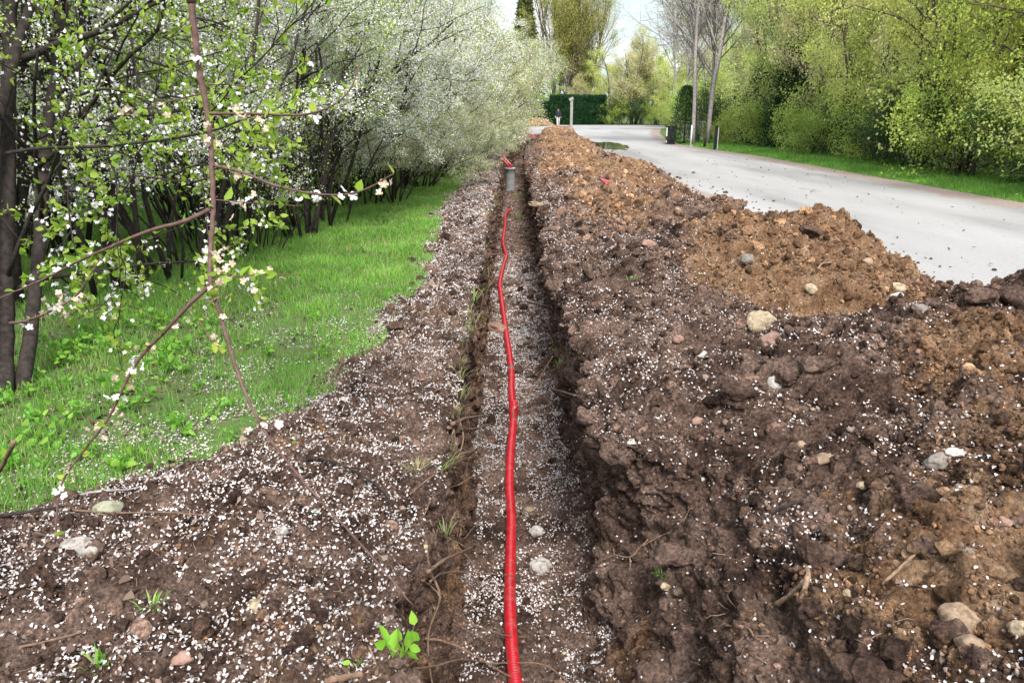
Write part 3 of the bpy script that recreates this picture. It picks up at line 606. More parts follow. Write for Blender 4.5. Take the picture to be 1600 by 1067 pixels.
def samp_f(n):
    y = 8 + 40 * rng.random(n); x = -6.5 - 9 * rng.random(n); k = (x < -12.4) | (x > -8.3); return np.stack([x[k], y[k]], -1)
blades('grass', 30000, samp_f, lambda xy, r: r.uniform(.05, .14, len(xy)), lambda xy: np.maximum(.004, .0012 * xy[:, 1]), M['grass'], 'green grass behind the wire fence', -.0)
def on_lawn(n, dens):
    y = 1.9 + 10 * rng.random(n) ** 1.7; x = edge_x(y) - .02 - 3.6 * rng.random(n) ** 1.2; k = (np.abs(x) < .8 * y)
    x, y = x[k], y[k]; k = rng.random(len(x)) < dens(x, y); x, y = x[k], y[k]; return np.stack([x, y, .004 + lawnz(x, y)], -1)
pl = on_lawn(70000, lambda x, y: np.clip(1.9 * (.5 + .5 * fbm(x / .35, y / .35, 0 * x, 120, 3)) - .75 + .25 * (y < 4.2), .01, 1) * np.clip(.55 + .45 * (edge_x(y) - x < .9), 0, 1) * np.clip((7.2 - y) / 1.5, .03, 1))
pl[:, 2] += rng.uniform(0, .02, len(pl))
tag(petals('lawn_petals', pl, np.tile((0, 0, 1.), (len(pl), 1)), rng.uniform(.008, .014, len(pl)), M['petal']), 'white fallen petals lying in the grass of the lawn', 'petals', None, 'stuff')
pl = on_lawn(16000, lambda x, y: .2 + .5 * (x < -2) * (y < 7))
tag(petals('lawn_litter', pl, np.tile((0, 0, 1.), (len(pl), 1)), rng.uniform(.012, .035, len(pl)), M['deadleaf'], tilt=.6, jit=.22), 'dry leaf litter among the grass under the trees', 'leaf litter', None, 'stuff')
# grass tufts on the lips and the heap
def tuft(p, label, group, n=26, h=.09, dry=False, spread=.035):
    r = rng; a = r.uniform(0, 2 * math.pi, n); ln = r.uniform(.5, 1.3, n); out_ = r.uniform(.2, 1.0, n)
    s = np.stack([-np.sin(a), np.cos(a), 0 * a], -1) * r.uniform(.0018, .0032, (n, 1)); d = np.stack([np.cos(a) * out_, np.sin(a) * out_, 1 + 0 * a], -1)
    b0 = np.stack([np.cos(a), np.sin(a), 0 * a - .25], -1) * spread * r.random((n, 1)); hh = (ln * h)[:, None]
    m1 = b0 + d * hh * .5; t = b0 + d * hh * .8 + np.stack([np.cos(a), np.sin(a), -.5 + 0 * a], -1) * hh * .3 * out_[:, None]
    V = np.stack([b0 - s, b0 + s, m1 + s, t, m1 - s], 1).reshape(-1, 3); o = np.arange(n)[:, None] * 5
    tag(mesh('grass_tuft', V, [o + np.array([[0, 1, 2, 4]]), o + np.array([[4, 2, 3]])], M['grass_dry'] if dry else M['grass'], None, True, None, tuple(p)), label, 'grass tuft', group)
for (u, v, dry, lb) in [(1035, 900, 0, 'single green grass tuft in the slumped hollow'), (985, 437, 0, 'small green tuft on the far heap slope'), (866, 548, 0, 'green tuft hanging on the shaded right trench wall'),
    (875, 570, 0, 'lower green tuft on the shaded right trench wall'), (808, 308, 0, 'green tuft in front of the nearer grey pipe'), (812, 340, 0, 'green tuft at the far trench edge below the pipe'),
    (712, 650, 1, 'pale dry tuft drooping over the left trench lip'), (722, 575, 1, 'dry tuft further along the left trench lip'), (745, 470, 0, 'mossy green tuft on the left trench wall'),
    (735, 520, 1, 'thin dry tuft on the left wall'), (652, 735, 1, 'dry tuft on the bank near the lip'), (235, 945, 0, 'green weed tuft on the near left bank'),
    (880, 940, 0, 'tiny green tuft on the trench floor'), (150, 1035, 0, 'green tuft at the lower left on the bank'), (950, 262, 1, 'yellowish tuft at the heap foot near the road')]:
    p, n_ = hit(u, v)
    tuft(p - n_ * .006, lb, None, 16 if not dry else 46, (.045 if not dry else .07) if p[1] < 6 else .16 if p[1] < 15 else .3, bool(dry))
for i in range(24):
    r0 = int(np.argmin(np.abs(Y - (2.6 + 13 * rnd.random() ** 1.4)))); c0 = int(np.argmin(np.abs(PID - rnd.choice([3.9, 4.2, 4.6]))))
    tuft(P[r0, c0], 'one of the thin grass tufts hanging along the left lip of the trench', 'grass tufts along the left trench lip', 18, rnd.uniform(.05, .11) * (1 + r0 / NY), rnd.random() < .85)
# ------------------------------------------------------------------ red conduit
m, nt, b, out = new_mat('red_plastic'); f = noise(nt, 18, 6)
nt.links.new(mixc(nt, ramp(nt, noise(nt, 22, 8, rough=.75), [(.50, (0, 0, 0)), (.72, (.8, .8, .8))]), ramp(nt, f, [(.3, (.27, .006, .011)), (.7, (.40, .012, .020))]), (.20, .10, .075)), b.inputs['Base Color'])
b.inputs['Roughness'].default_value = .3; b.inputs['Specular IOR Level'].default_value = .6; M['red'] = m
M['tape'] = simple('grey_tape', (.12, .11, .11), .5, .2, 40)
M['black'] = simple('black_cable', (.02, .02, .022), .45, .2, 30)
px = [(812, 1120), (806, 1067), (800, 1010), (797, 950), (797, 900), (798, 850), (799, 800), (796, 750), (798, 700), (802, 655), (801, 630), (799, 600), (799, 573), (793, 530), (788, 495), (783, 460), (781, 440), (787, 412), (791, 398), (786, 377), (789, 352), (790, 335), (798, 327)]
cp = []
for (u, v) in px:
    q = at_z(u, v, -.63); q[2] = floor_z(q[0], q[1]) + .026; cp.append(q)
cp[-1][2] -= .06
# keep the pipe stiff: smooth its heights
zz = np.array([q[2] for q in cp]); zz[1:-1] = (zz[:-2] + 2 * zz[1:-1] + zz[2:]) / 4 + .004
for q, z_ in zip(cp, zz): q[2] = z_
path = smooth_path(cp, 40); dl = np.concatenate([[0], np.cumsum(np.linalg.norm(np.diff(path, axis=0), axis=1))])
sN = np.arange(0, dl[-1], .0033); path = np.stack([np.interp(sN, dl, path[:, i]) for i in range(3)], -1)
rad = .0280 + .0017 * np.sin(sN * 2 * math.pi / .0145) + .0006 * n1(sN, 9, 130)
cr = empty('conduit', tuple(path[0]), 'long red corrugated plastic conduit lying along the trench floor', 'conduit')
t = Tubes(); t.add(path - path[0], rad, 18); t.build('tube', M['red'], cr)
k = int(np.argmin(np.abs(path[:, 1] - at_z(800, 573, -.63)[1])))
t = Tubes(); t.add(path[k - 8:k + 9] - path[0], .0325, 18); t.build('tape_band', M['tape'], cr)
k = int(np.argmin(np.abs(path[:, 1] - at_z(801, 633, -.63)[1])))
t = Tubes(); t.add(path[k - 22:k + 23] - path[0] + np.array((.012, 0, .004)), .032 + .002 * np.sin(np.arange(45) * .9), 18); t.build('coupling', M['red'], cr)
# ------------------------------------------------------------------ pipe stubs with cables
M['concrete'] = simple('grey_concrete', (.31, .32, .32), .8, .22, 9)
def stub(loc, h, r, label, far):
    e_ = empty('pipe_stub', loc, label, 'pipe'); n = 28; th = np.arange(n) * 2 * math.pi / n; rings = []
    for (rr, zz_) in [(r * .86, -.3), (r * .92, h * .5), (r * .98, h - .05), (r * 1.05, h - .045), (r * 1.05, h), (r * .86, h), (r * .84, h - .2)]:
        rings.append(np.stack([rr * np.cos(th), rr * np.sin(th), 0 * th + zz_], -1))
    V = np.concatenate(rings); F = np.array([(a * n + i, a * n + (i + 1) % n, (a + 1) * n + (i + 1) % n, (a + 1) * n + i) for a in range(6) for i in range(n)])
    mesh('sleeve', V, F, M['concrete'], e_)
    t = Tubes()
    for dx in (-.05, .03):
        pth = smooth_path([(dx, 0, h - .25), (dx, 0, h + .02), (dx - .08, .03, h + .14), (dx - .22, .1, h + .26 + dx)] if not far else [(dx, 0, h - .2), (dx, 0, h + .05), (dx - .15, .1, h + .25), (dx - .5, .2, h + .32), (dx - .9, .3, h + .22)], 10)
        t.add(pth, .032, 8)
    t.build('red_hose', M['red'], e_)
    if not far:
        t = Tubes(); t.add(smooth_path([(-.26, .1, h + .24), (-.36, .12, h + .31), (-.52, .14, h + .32)], 6), .022, 6); t.build('cable_end', M['black'], e_)
    return e_
q = at_y(797, 262, 20.5); stub((q[0], q[1], q[2] - .42), .42, .14, 'nearer grey pipe end standing in the trench with red hoses', False)
q = at_y(836, 219, 43); stub((q[0], q[1], q[2] - .35), .35, .15, 'farther grey pipe end with a red hose bending left', True)
# ------------------------------------------------------------------ roots and sticks
def twig(pxs, r0, r1, mat, name, label, cat, lift=.01, ends=None, group=None, forks=()):
    def path_of(pp_, e_=None):
        h0, h1 = hit(*pp_[0])[0], hit(*pp_[-1])[0]; t0 = (h0[1]) / ray(*pp_[0])[1]; t1 = h1[1] / ray(*pp_[-1])[1]
        if e_: t0, t1 = (e_[0] or t0), (e_[1] or t1)
        out_ = []
        for i, q_ in enumerate(pp_):
            f_ = i / (len(pp_) - 1); tt = t0 + (t1 - t0) * f_ - lift * math.sin(math.pi * min(1, f_ + .15)) * 1.2
            if not e_: tt = min(tt, hit(*q_)[0][1] / ray(*q_)[1] - lift * .6) if 0 < i < len(pp_) - 1 else tt
            out_.append(at_t(q_[0], q_[1], tt))
        return out_
    t = Tubes(); b0 = path_of(pxs, ends); o0 = np.array(b0[0])
    pth = smooth_path(np.array(b0) - o0, 7); pth[1:-1] += rng.normal(size=(len(pth) - 2, 3)) * r0 * .12
    t.add(pth, np.linspace(r0, r1, len(pth)) * rng.uniform(.85, 1.12, len(pth)), 8)
    for fk in forks:
        p2 = smooth_path(np.array(path_of(fk, ends)) - o0, 5); t.add(p2, np.linspace(r1 * 1.1, r1 * .5, len(p2)), 5)
    return tag(t.build(name, mat, None, tuple(o0)), label, cat, group)
RT = [
 ([(668, 893), (700, 872), (742, 853)], .008, .006, 'root', 'thick broken grey root jutting from the left trench wall'),
 ([(672, 908), (695, 894), (740, 894), (800, 899), (822, 903)], .004, .002, 'root', 'thin root crossing over the conduit from the left wall'),
 ([(664, 997), (700, 1003), (745, 1025), (785, 1050), (812, 1062)], .006, .003, 'root', 'reddish root slanting down across the trench nearest the camera'),
 ([(640, 1045), (680, 1040), (720, 1030), (762, 1035)], .005, .003, 'root', 'dark root below the reddish one in the near trench'),
 ([(700, 950), (740, 975), (790, 992), (830, 995)], .003, .002, 'root', 'fine root arching over the near conduit'),
 ([(760, 1037), (800, 1035), (850, 1038), (890, 1066)], .004, .003, 'root', 'pale root looping over the bottom end of the conduit'),
 ([(775, 945), (805, 937), (868, 918)], .003, .002, 'root', 'thin straight stick leaning on the conduit from the right'),
 ([(864, 556), (830, 612), (803, 640), (808, 662), (824, 682)], .006, .003, 'root', 'dark root wrapping across the conduit in mid trench'),
 ([(876, 572), (848, 590), (800, 562)], .004, .002, 'root', 'root reaching from the right wall towards the taped band'),
 ([(900, 618), (860, 608), (816, 608)], .004, .002, 'root', 'thin root running level out of the right trench wall'),
 ([(706, 662), (735, 652), (766, 650)], .012, .007, 'root', 'stubby dark root out of the left wall at mid trench'),
 ([(700, 668), (740, 670), (772, 660)], .009, .004, 'root', 'second stubby root just under the first one'),
 ([(640, 772), (690, 735), (755, 703)], .004, .002, 'root', 'long grey twig leaning out over the left trench lip'),
 ([(662, 806), (684, 770), (735, 752)], .003, .0015, 'root', 'fine grey twig under the long one at the left lip'),
 ([(690, 560), (730, 548), (770, 560)], .004, .002, 'root', 'curved root on the far left trench wall'),
 ([(720, 580), (750, 600), (775, 590)], .004, .002, 'root', 'bent root beside the conduit left of the band'),
 ([(752, 398), (790, 402), (760, 455)], .006, .004, 'root', 'dark root across the conduit far down the trench'),
 ([(740, 378), (770, 368), (790, 380)], .007, .004, 'root', 'far thin root bridging the trench'),
 ([(820, 470), (842, 476), (860, 478)], .008, .006, 'root', 'short pale root on the far right wall'),
 ([(1178, 420), (1165, 412)], .006, .004, 'root', 'stub of root by the round grey stone'),
 ([(480, 712), (530, 724), (575, 748), (605, 775), (611, 806)], .006, .004, 'bark', 'curved dark twig arching over the left bank'),
 ([(0, 806), (40, 800), (75, 794), (105, 790)], .007, .005, 'bark', 'dark twig at the left picture edge on the grass border'),
 ([(95, 780), (150, 768), (215, 762), (255, 742), (288, 722)], .006, .003, 'bark_grey', 'long bare grey branch lying over the grass edge'),
 ([(108, 796), (180, 801), (260, 800), (330, 806)], .004, .002, 'root', 'thin straight twig lying along the edge of the bank'),
 ([(20, 1012), (80, 1000), (135, 985)], .004, .003, 'root', 'grey twig low on the left bank'),
 ([(22, 690), (0, 735)], .009, .007, 'root', 'short grey stick by the near tree foot'),
 ([(508, 1064), (545, 1056), (592, 1050)], .010, .009, 'root', 'thick brown stick at the bottom of the left bank'),
 ([(577, 1010), (590, 1045)], .004, .003, 'stick', 'short pale stick by the bright seedling'),
 ([(1212, 798), (1235, 788), (1256, 780)], .007, .005, 'bark', 'short dark stick on the right slope'),
 ([(1582, 556), (1600, 532)], .006, .005, 'bark', 'dark stick poking up at the right edge of the heap'),
 ([(1130, 977), (1168, 981), (1180, 996), (1202, 1003)], .004, .003, 'root', 'thin forked root at the bottom of the hollow'),
 ([(1378, 912), (1460, 838)], .005, .004, 'stick', 'thin ochre stick on the near right slope'),
 ([(835, 240), (850, 250), (862, 258)], .02, .015, 'stick', 'pale stick lying beyond the nearer grey pipe'),
 ([(1278, 420), (1285, 412), (1300, 410)], .008, .006, 'stick', 'curled pale root on the sandy heap'),
 ([(1050, 410), (1065, 420), (1080, 418)], .006, .004, 'root', 'thin curved root on the middle slope'),
]
for (pxs, r0, r1, mt, lb) in RT[:]: twig(pxs, r0, r1, M[mt], 'root' if mt == 'root' else 'stick', lb, 'root' if mt == 'root' else 'stick')
twig([(1250, 852), (1258, 880), (1262, 900), (1240, 925), (1213, 944)], 0.007, .009, M['stick'], 'stick', 'thick pale crooked stick on the right slope', 'stick', .015, forks=[[(1262, 900), (1256, 925), (1250, 935)]])
twig([(943, 875), (960, 867), (984, 870), (1000, 855), (1013, 842)], .004, .003, M['stick'], 'stick', 'pale forked twig on the right trench wall', 'stick', .02, forks=[[(984, 870), (985, 885), (987, 895)], [(960, 867), (958, 855)], [(1000, 855), (1030, 838), (1045, 832)]])
for i in range(90):       # fine roots bristling from both trench walls
    left = rnd.random() < .68; r0_ = int(np.argmin(np.abs(Y - (1.9 + 14 * rnd.random() ** 1.6)))); c0 = int(np.argmin(np.abs(PID - (rnd.uniform(4.3, 6.8) if left else rnd.uniform(10.2, 12.8)))))
    p0 = P[r0_, c0]; d = np.array(((1 if left else -1) * rnd.uniform(.4, 1), rnd.uniform(-.9, .9), rnd.uniform(-.7, .3))); L_ = rnd.uniform(.06, .26); ps = [-d * .02]
    for j in range(6): ps.append(ps[-1] + d * L_ / 6); d = d + np.array((rnd.gauss(0, .3), rnd.gauss(0, .35), rnd.gauss(-.1, .25)))
    t = Tubes(); t.add(ps, np.linspace(rnd.uniform(.0015, .0045), .0008, 7), 5); sd_ = 'left' if left else 'right'
    tag(t.build('root', M[rnd.choice(['root', 'root', 'bark', 'stick'])], None, tuple(p0)), f'one of the thin roots bristling from the {sd_} wall of the trench', 'root', f'thin roots in the {sd_} trench wall')
for i in range(34):       # roots hanging down the left wall
    r0_ = int(np.argmin(np.abs(Y - (2.0 + 8 * rnd.random() ** 1.5)))); ps = []; rr_ = rnd.uniform(.002, .007); dr_ = rnd.uniform(-14, 14)
    for k_ in range(8):
        c0 = int(np.argmin(np.abs(PID - (4.1 + .38 * k_)))); rk = min(NY - 1, max(0, int(r0_ + dr_ * k_ * .5))); ps.append(P[rk, c0] + Nn[rk, c0] * rr_ * .8 + np.array((.006 * rnd.random(), 0, 0)))
    o0 = ps[0].copy(); pth = smooth_path(np.array(ps[:rnd.randint(4, 8)]) - o0, 4); t = Tubes(); t.add(pth, np.linspace(rr_, rr_ * .4, len(pth)), 6)
    tag(t.build('root', M[rnd.choice(['root', 'root', 'stick'])], None, tuple(o0)), 'one of the roots hanging straight down the left wall of the trench', 'root', 'roots hanging down the left trench wall')
# ------------------------------------------------------------------ tree growth
def grow(T, tw, r, start, d, L, r0, lv, cfg):
    """cfg[lv] = (nseg, wiggle, up, nchild, childratio, angle, tmin); records twig points in tw"""
    ns, wig, upw, nch, ratio, ang, tmin, sides = cfg[lv]; p = np.array(start, float); d = np.array(d, float); d /= np.linalg.norm(d)
    pts = [p]; ds = [d]
    for i in range(ns):
        d = d + np.array((r.gauss(0, wig), r.gauss(0, wig), r.gauss(0, wig) + upw)); d = d / math.sqrt(d @ d); p = p + d * (L / ns); pts.append(p); ds.append(d)
    last = lv == len(cfg) - 1
    T.add(pts, np.linspace(r0, r0 * (.3 if last else .42), ns + 1), sides)
    if lv >= len(cfg) - 2:
        for i in range(1 if last else ns // 2, ns + 1): tw.append((pts[i], ds[i]))
    if last: return
    for c in range(nch):
        t = tmin + (1 - tmin) * (c + r.random()) / nch; f = t * ns; i = min(int(f), ns - 1); q = pts[i] + (pts[i + 1] - pts[i]) * (f - i); dd = ds[i + 1]
        v = np.array((r.gauss(0, 1), r.gauss(0, 1), r.gauss(0, .7))); v -= dd * (v @ dd); v /= math.sqrt(v @ v) + 1e-6
        a = ang * r.uniform(.65, 1.3); nd = dd * math.cos(a) + v * math.sin(a)
        grow(T, tw, r, q, nd, L * ratio * r.uniform(.65, 1.2) * (1.15 - .55 * t), max(r0 * (1 - .6 * t) * .55, .0022), lv + 1, cfg)
def foliage(tw, r, k, L, W, spread, zmin=0.0, sel=None):
    pts = np.array([a for a, _ in tw]); ds = np.array([b_ for _, b_ in tw])
    if sel is not None: kk = sel(pts, r); pts, ds = pts[kk], ds[kk]
    n = len(pts) * k; ix = np.repeat(np.arange(len(pts)), k); p = pts[ix] + r.normal(size=(n, 3)) * spread; d = ds[ix] * .5 + r.normal(size=(n, 3)) * .8
    kk = p[:, 2] > zmin; p, d = p[kk], d[kk]; n = len(p)
    return leaves(p, d, r.uniform(.6, 1.2, n) * L, r.uniform(.7, 1.2, n) * W, r, droop=.12)
def tree_proto(name, cat, seed, stems, height, cfg, mats, leaf, blos=None, lean=.25, base_r=.05, base_spread=.3, label='', fan=None):
    r = random.Random(seed); nr = np.random.default_rng(seed); T = Tubes(); tw = []
    for i in range(stems):
        a = 2 * math.pi * (i + r.random() * .7) / stems; l = r.uniform(.2, 1) * lean if stems > 1 else lean * .2
        grow(T, tw, r, (math.cos(a) * base_spread * r.random(), math.sin(a) * base_spread * r.random(), -.05), (math.cos(a) * l, math.sin(a) * l, 1), height * r.uniform(.75, 1.1), base_r * r.uniform(.6, 1.2), 0, cfg)
    e_ = empty(name, (0, 0, 0), label, cat); T.build('trunk', mats[0], e_)
    if leaf: V, F = foliage(tw, nr, *leaf); mesh('crown', V, F, mats[1], e_)
    if blos: V, F = foliage(tw, nr, *blos); mesh('blossom', V, F, mats[2], e_)
    return e_, len(tw)
used = set()
def place(protos, i, loc, rz, sc, label, group=None):
    p = protos[i % len(protos)]
    if p.name not in used:
        used.add(p.name); p.location = loc; p.rotation_euler = (0, 0, rz); p.scale = (sc,) * 3 if not isinstance(sc, tuple) else sc; p['label'] = label
        if group: p['group'] = group
        return p
    return copy_tree(p, loc, rz, sc, label, group)
ORD = ['first', 'second', 'third', 'fourth', 'fifth', 'sixth', 'seventh', 'eighth', 'ninth', 'tenth', 'eleventh', 'twelfth', 'thirteenth', 'fourteenth', 'fifteenth', 'sixteenth', 'seventeenth', 'eighteenth', 'nineteenth', 'twentieth']
# (nseg, wiggle, up, nchild, ratio, angle, tmin, sides)
cb = [(8, .13, .02, 7, .50, .75, .22, 6), (6, .16, .03, 6, .50, .75, .15, 4), (5, .18, .02, 5, .55, .8, .15, 3), (4, .2, .0, 0, 0, 0, 0, 3)]
bl = [tree_proto('blossom_bush', 'bush', 11 + i, 12, 3.9, cb, (M['bark'], M['leaf_spring'], M['blossom']), (2, .036, .022, .03, .3), (6, .023, .020, .03, .5), .55, .027, .6)[0] for i in range(3)]
blf = [tree_proto('blossom_bush', 'bush', 31 + i, 8, 3.9, cb, (M['bark'], M['leaf_spring'], M['blossom_far']), (3, .045, .03, .08, .12), (5, .034, .026, .07, .12), .75, .035, .5)[0] for i in range(2)]
row = [(-3.5, 7.4, .95), (-2.75, 10.6, .9), (-3.0, 13.4, .98), (-2.7, 16.2, 1.0), (-2.9, 19.2, 1.05), (-2.75, 22.4, 1.1), (-2.6, 26, 1.15), (-2.6, 30, 1.2), (-2.4, 34.5, 1.25), (-2.2, 39, 1.25), (-2.1, 44, 1.3), (-1.9, 50, 1.35), (-2.2, 57, 1.4)]
for i, (x_, y_, s_) in enumerate(row):
    if y_ > 12: x_ += .4 + .42 * float(cxf(y_)) - max(0, (y_ - 20) * .045)
    place(bl if i < 4 else blf, i, (x_, y_, 0), rnd.uniform(0, 6.28), s_ * (1.0 if i > 3 else .98), f'{ORD[i]} white flowering bush of the front row beside the lawn, counted from the camera', 'flowering bushes along the left lawn')
for i in range(11):
    y_ = 13.5 + i * 2.6; place(blf, i, (-2.0 + .42 * float(cxf(y_)) + rnd.uniform(-.2, .1), y_, 0), rnd.uniform(0, 6.28), (.62, .62, .5), f'{ORD[i]} low flowering shrub at the lawn edge under the far bushes, counted from the camera', 'low flowering shrubs at the lawn edge')
row2 = [(-5.2, 8.8, 1.1), (-5.0, 12, 1.15), (-5.1, 15.5, 1.2), (-5.0, 19.5, 1.25), (-5.3, 24, 1.3), (-5, 29, 1.35), (-4.9, 35, 1.4), (-4.8, 42, 1.45), (-4.6, 50, 1.5)]
for i, (x_, y_, s_) in enumerate(row2):
    if y_ > 12: x_ += .42 * float(cxf(y_))
    place(bl if i < 4 else blf, i + 1, (x_, y_, 0), rnd.uniform(0, 6.28), s_, f'{ORD[i]} white flowering bush of the back row, standing behind the front bushes', 'flowering bushes along the left lawn')
# dark leaning trunks at the left: a clump with a bare lower half
cl = [(8, .09, .03, 5, .45, .8, .45, 8), (6, .18, .03, 6, .5, .75, .15, 4), (5, .2, .0, 5, .55, .8, .15, 3), (4, .2, .0, 0, 0, 0, 0, 3)]
pl_ = [tree_proto('plum_tree', 'tree', 51 + i, 6, 4.6, cl, (M['bark'], M['leaf_spring'], M['blossom']), (2, .042, .028, .035, .3), (3, .022, .019, .03, .6), .4, .045, .5)[0] for i in range(2)]
for i, (x_, y_, s_, lb) in enumerate([(-3.6, 6.6, .95, 'dark stemmed plum tree with green leaves at the back of the lawn'), (-4.6, 6.2, 1.0, 'dark stemmed plum tree left of the one behind the lawn'),
        (-2.75, 9.5, .8, 'small plum tree standing between the flowering bushes'), (-6.4, 8.6, 1.1, 'plum tree by the wire fence'), (-4.2, 4.4, .8, 'plum tree just behind the near trunk at the left edge')]):
    place(pl_, i, (x_, y_, 0), rnd.uniform(0, 6.28), s_, lb, 'plum trees at the left')
cth = [(7, .10, .02, 4, .40, .55, .3, 4), (5, .2, .02, 3, .5, .8, .2, 3), (4, .2, 0, 0, 0, 0, 0, 3)]
th_ = [tree_proto('thicket_shrub', 'shrub', 151 + i, 42, 2.3, cth, (M['bark'], M['leaf_spring']), (1, .034, .022, .03, .15), None, .5, .013, .75)[0] for i in range(2)]
for i, (x_, y_, s_) in enumerate([(-3.3, 8.6, .8), (-3.9, 9.9, 1.0), (-3.4, 12.6, 1.0), (-3.6, 15.6, 1.0), (-5.9, 8.2, 1.0)]):
    place(th_, i, (x_, y_, 0), rnd.uniform(0, 6.28), s_, f'{ORD[i]} thicket of thin dark stems among the left bushes, counted from the near side', 'thickets of thin stems')
# background trees beyond the yard
cbg = [(7, .1, .03, 9, .42, .9, .12, 6), (5, .18, .03, 6, .5, .8, .15, 3), (4, .2, .02, 5, .6, .8, .1, 3), (3, .2, 0, 0, 0, 0, 0, 3)]
rt = [tree_proto('leafy_tree', 'tree', 71 + i, 3, 7.0, cbg, (M['bark_far'], M[mt]), (7, .085, .060, .14, .25), None, .3, .085, .5)[0] for i, mt in enumerate(['leaf_right', 'leaf_right2', 'leaf_olive', 'leaf_right'])]
# low branching shrubs fill the foot of the tree wall
csh = [(5, .16, .02, 8, .55, .8, .08, 4), (4, .2, .02, 6, .55, .8, .1, 3), (4, .2, 0, 0, 0, 0, 0, 3)]
sh = [tree_proto('shrub', 'shrub', 91 + i, 9, 2.3, csh, (M['bark_far'], M[mt]), (6, .065, .045, .09, .05), None, .8, .02, .4)[0] for i, mt in enumerate(['leaf_right2', 'leaf_right', 'leaf_dark'])]
for i, (x_, y_, k, s_) in enumerate([(11.6, 13.0, 1, 1.0), (11.9, 16.2, 1, 1.05), (11.3, 19.2, 3, 1.0), (11.9, 22, 0, 1.05), (11.4, 25.2, 0, 1.0), (11.9, 28.6, 2, 1.1), (11.3, 32, 0, 1.1), (12, 36, 2, 1.15), (14, 39, 0, 1.2)]):
    place(rt, k, (x_, y_, 0), rnd.uniform(0, 6.28), (s_ * .8, s_ * .8, s_ * 1.08), f'{ORD[i]} leafy tree of the front row along the right verge, counted from the camera', 'leafy trees right of the road')
for i, (x_, y_, k, s_) in enumerate([(14.6, 15, 1, 1.3), (14.4, 19, 3, 1.35), (14.8, 23.5, 0, 1.35), (14.6, 28, 2, 1.4), (14.6, 33, 3, 1.4), (16, 38, 0, 1.4), (15.5, 44, 2, 1.3), (17, 52, 1, 1.2), (19, 20, 1, 1.6), (20, 30, 3, 1.6)]):
    place(rt, k, (x_, y_, 0), rnd.uniform(0, 6.28), s_, f'{ORD[i]} taller leafy tree rising behind the front row on the right', 'leafy trees right of the road')
for i in range(13):
    y_ = 12.0 + i * 2.0 + rnd.uniform(-.3, .3)
    place(sh, rnd.choice([0, 0, 1, 2]), (11.0 + rnd.uniform(-.1, 1.2), y_, 0), rnd.uniform(0, 6.28), rnd.uniform(.75, 1.15), f'{ORD[i]} low shrub under the right trees, counted from the camera', 'low shrubs under the right trees')
for i, (x_, y_, k, s_) in enumerate([(-14, 14, 1, 1.1), (-15, 20, 0, 1.2), (-13.5, 27, 2, 1.2), (-14, 35, 1, 1.3), (-12, 46, 0, 1.4), (-9, 60, 2, 1.4), (-17, 10, 3, 1.2)]):
    place(rt, k, (x_, y_, 0), rnd.uniform(0, 6.28), s_, f'{ORD[i]} leafy tree beyond the paved strip seen through the left bushes', 'leafy trees beyond the fence')
for i, (x_, y_) in enumerate([(-7.6, 9), (-7.4, 13), (-7.8, 18), (-7.5, 24), (-7.2, 31), (-7.9, 6.2)]):
    place(sh, i, (x_, y_, 0), rnd.uniform(0, 6.28), rnd.uniform(.6, .9), f'{ORD[i]} low shrub along the wire fence behind the flowering bushes', 'shrubs along the fence')
# bare grey trees at the bend of the road
cba = [(12, .035, .02, 20, .40, .75, .30, 8), (6, .13, .05, 11, .5, .75, .12, 4), (5, .16, .03, 7, .5, .7, .1, 3), (4, .2, .0, 0, 0, 0, 0, 3)]
ba = [tree_proto('bare_tree', 'tree', 111 + i, 2 if i == 0 else 3, 13.5, cba, (M['bark_grey'], M['leaf_olive']), (1, .05, .035, .08, 5), None, .09, .095, .5)[0] for i in range(2)]
place(ba, 0, (8.95, 36.6, 0), 1.0, 1.0, 'tall bare grey tree with two trunks at the bend of the road', 'bare grey trees')
place(ba, 1, (9.7, 38.5, 0), 2.2, .95, 'bare grey tree leaning right behind the two trunked one', 'bare grey trees')
place(ba, 0, (13.5, 62, 0), 4, 1.0, 'farther bare tree with brown twigs left of the grey trunks', 'bare grey trees')
place(ba, 1, (16.5, 70, 0), 5, 1.1, 'farthest bare tree seen over the bushes', 'bare grey trees')
# dark evergreens
def conifer(name, seed, h, rbase, label, mat, loc, dens=9000, top=.05, col=False):
    nr = np.random.default_rng(seed); e_ = empty(name, loc, label, 'conifer'); T = Tubes(); T.add([(0, 0, -.05), (0, 0, h * .5), (0, 0, h * .98)], [h * .014, h * .009, .01], 7)
    zt = nr.random(dens) ** .8; z_ = h * (top + (1 - top) * zt); tier = .82 + .3 * np.abs(((z_ / h * 16 + .3 * nr.normal(size=dens)) % 1) - .5) * 2
    prof = (1 - zt) ** (.35 if col else .85) * rbase; a = nr.uniform(0, 2 * math.pi, dens); rr = prof * tier * nr.random(dens) ** .35 * (1 + .18 * np.sin(a * 5 + z_ * 3))
    p = np.stack([rr * np.cos(a), rr * np.sin(a), z_ - (0 if col else .25 * rr)], -1); d = np.stack([np.cos(a), np.sin(a), -.25 + 0 * a + (1.3 if col else 0)], -1) + nr.normal(size=(dens, 3)) * .4
    for k in range(30):
        i = int(nr.integers(dens)); T.add([(0, 0, z_[i]), p[i]], [.02, .006], 3)
    T.build('trunk', M['bark'], e_); s_ = h * .022; V, F = leaves(p, d, nr.uniform(.6, 1.3, dens) * s_ * 1.5, nr.uniform(.6, 1.2, dens) * s_ * .6, nr); mesh('crown', V, F, mat, e_); return e_
conifer('spruce_tree', 1, 17.5, 2.8, 'tall dark spruce rising behind the flowering bushes', M['leaf_dark'], (1.7, 104, 0), 9000)
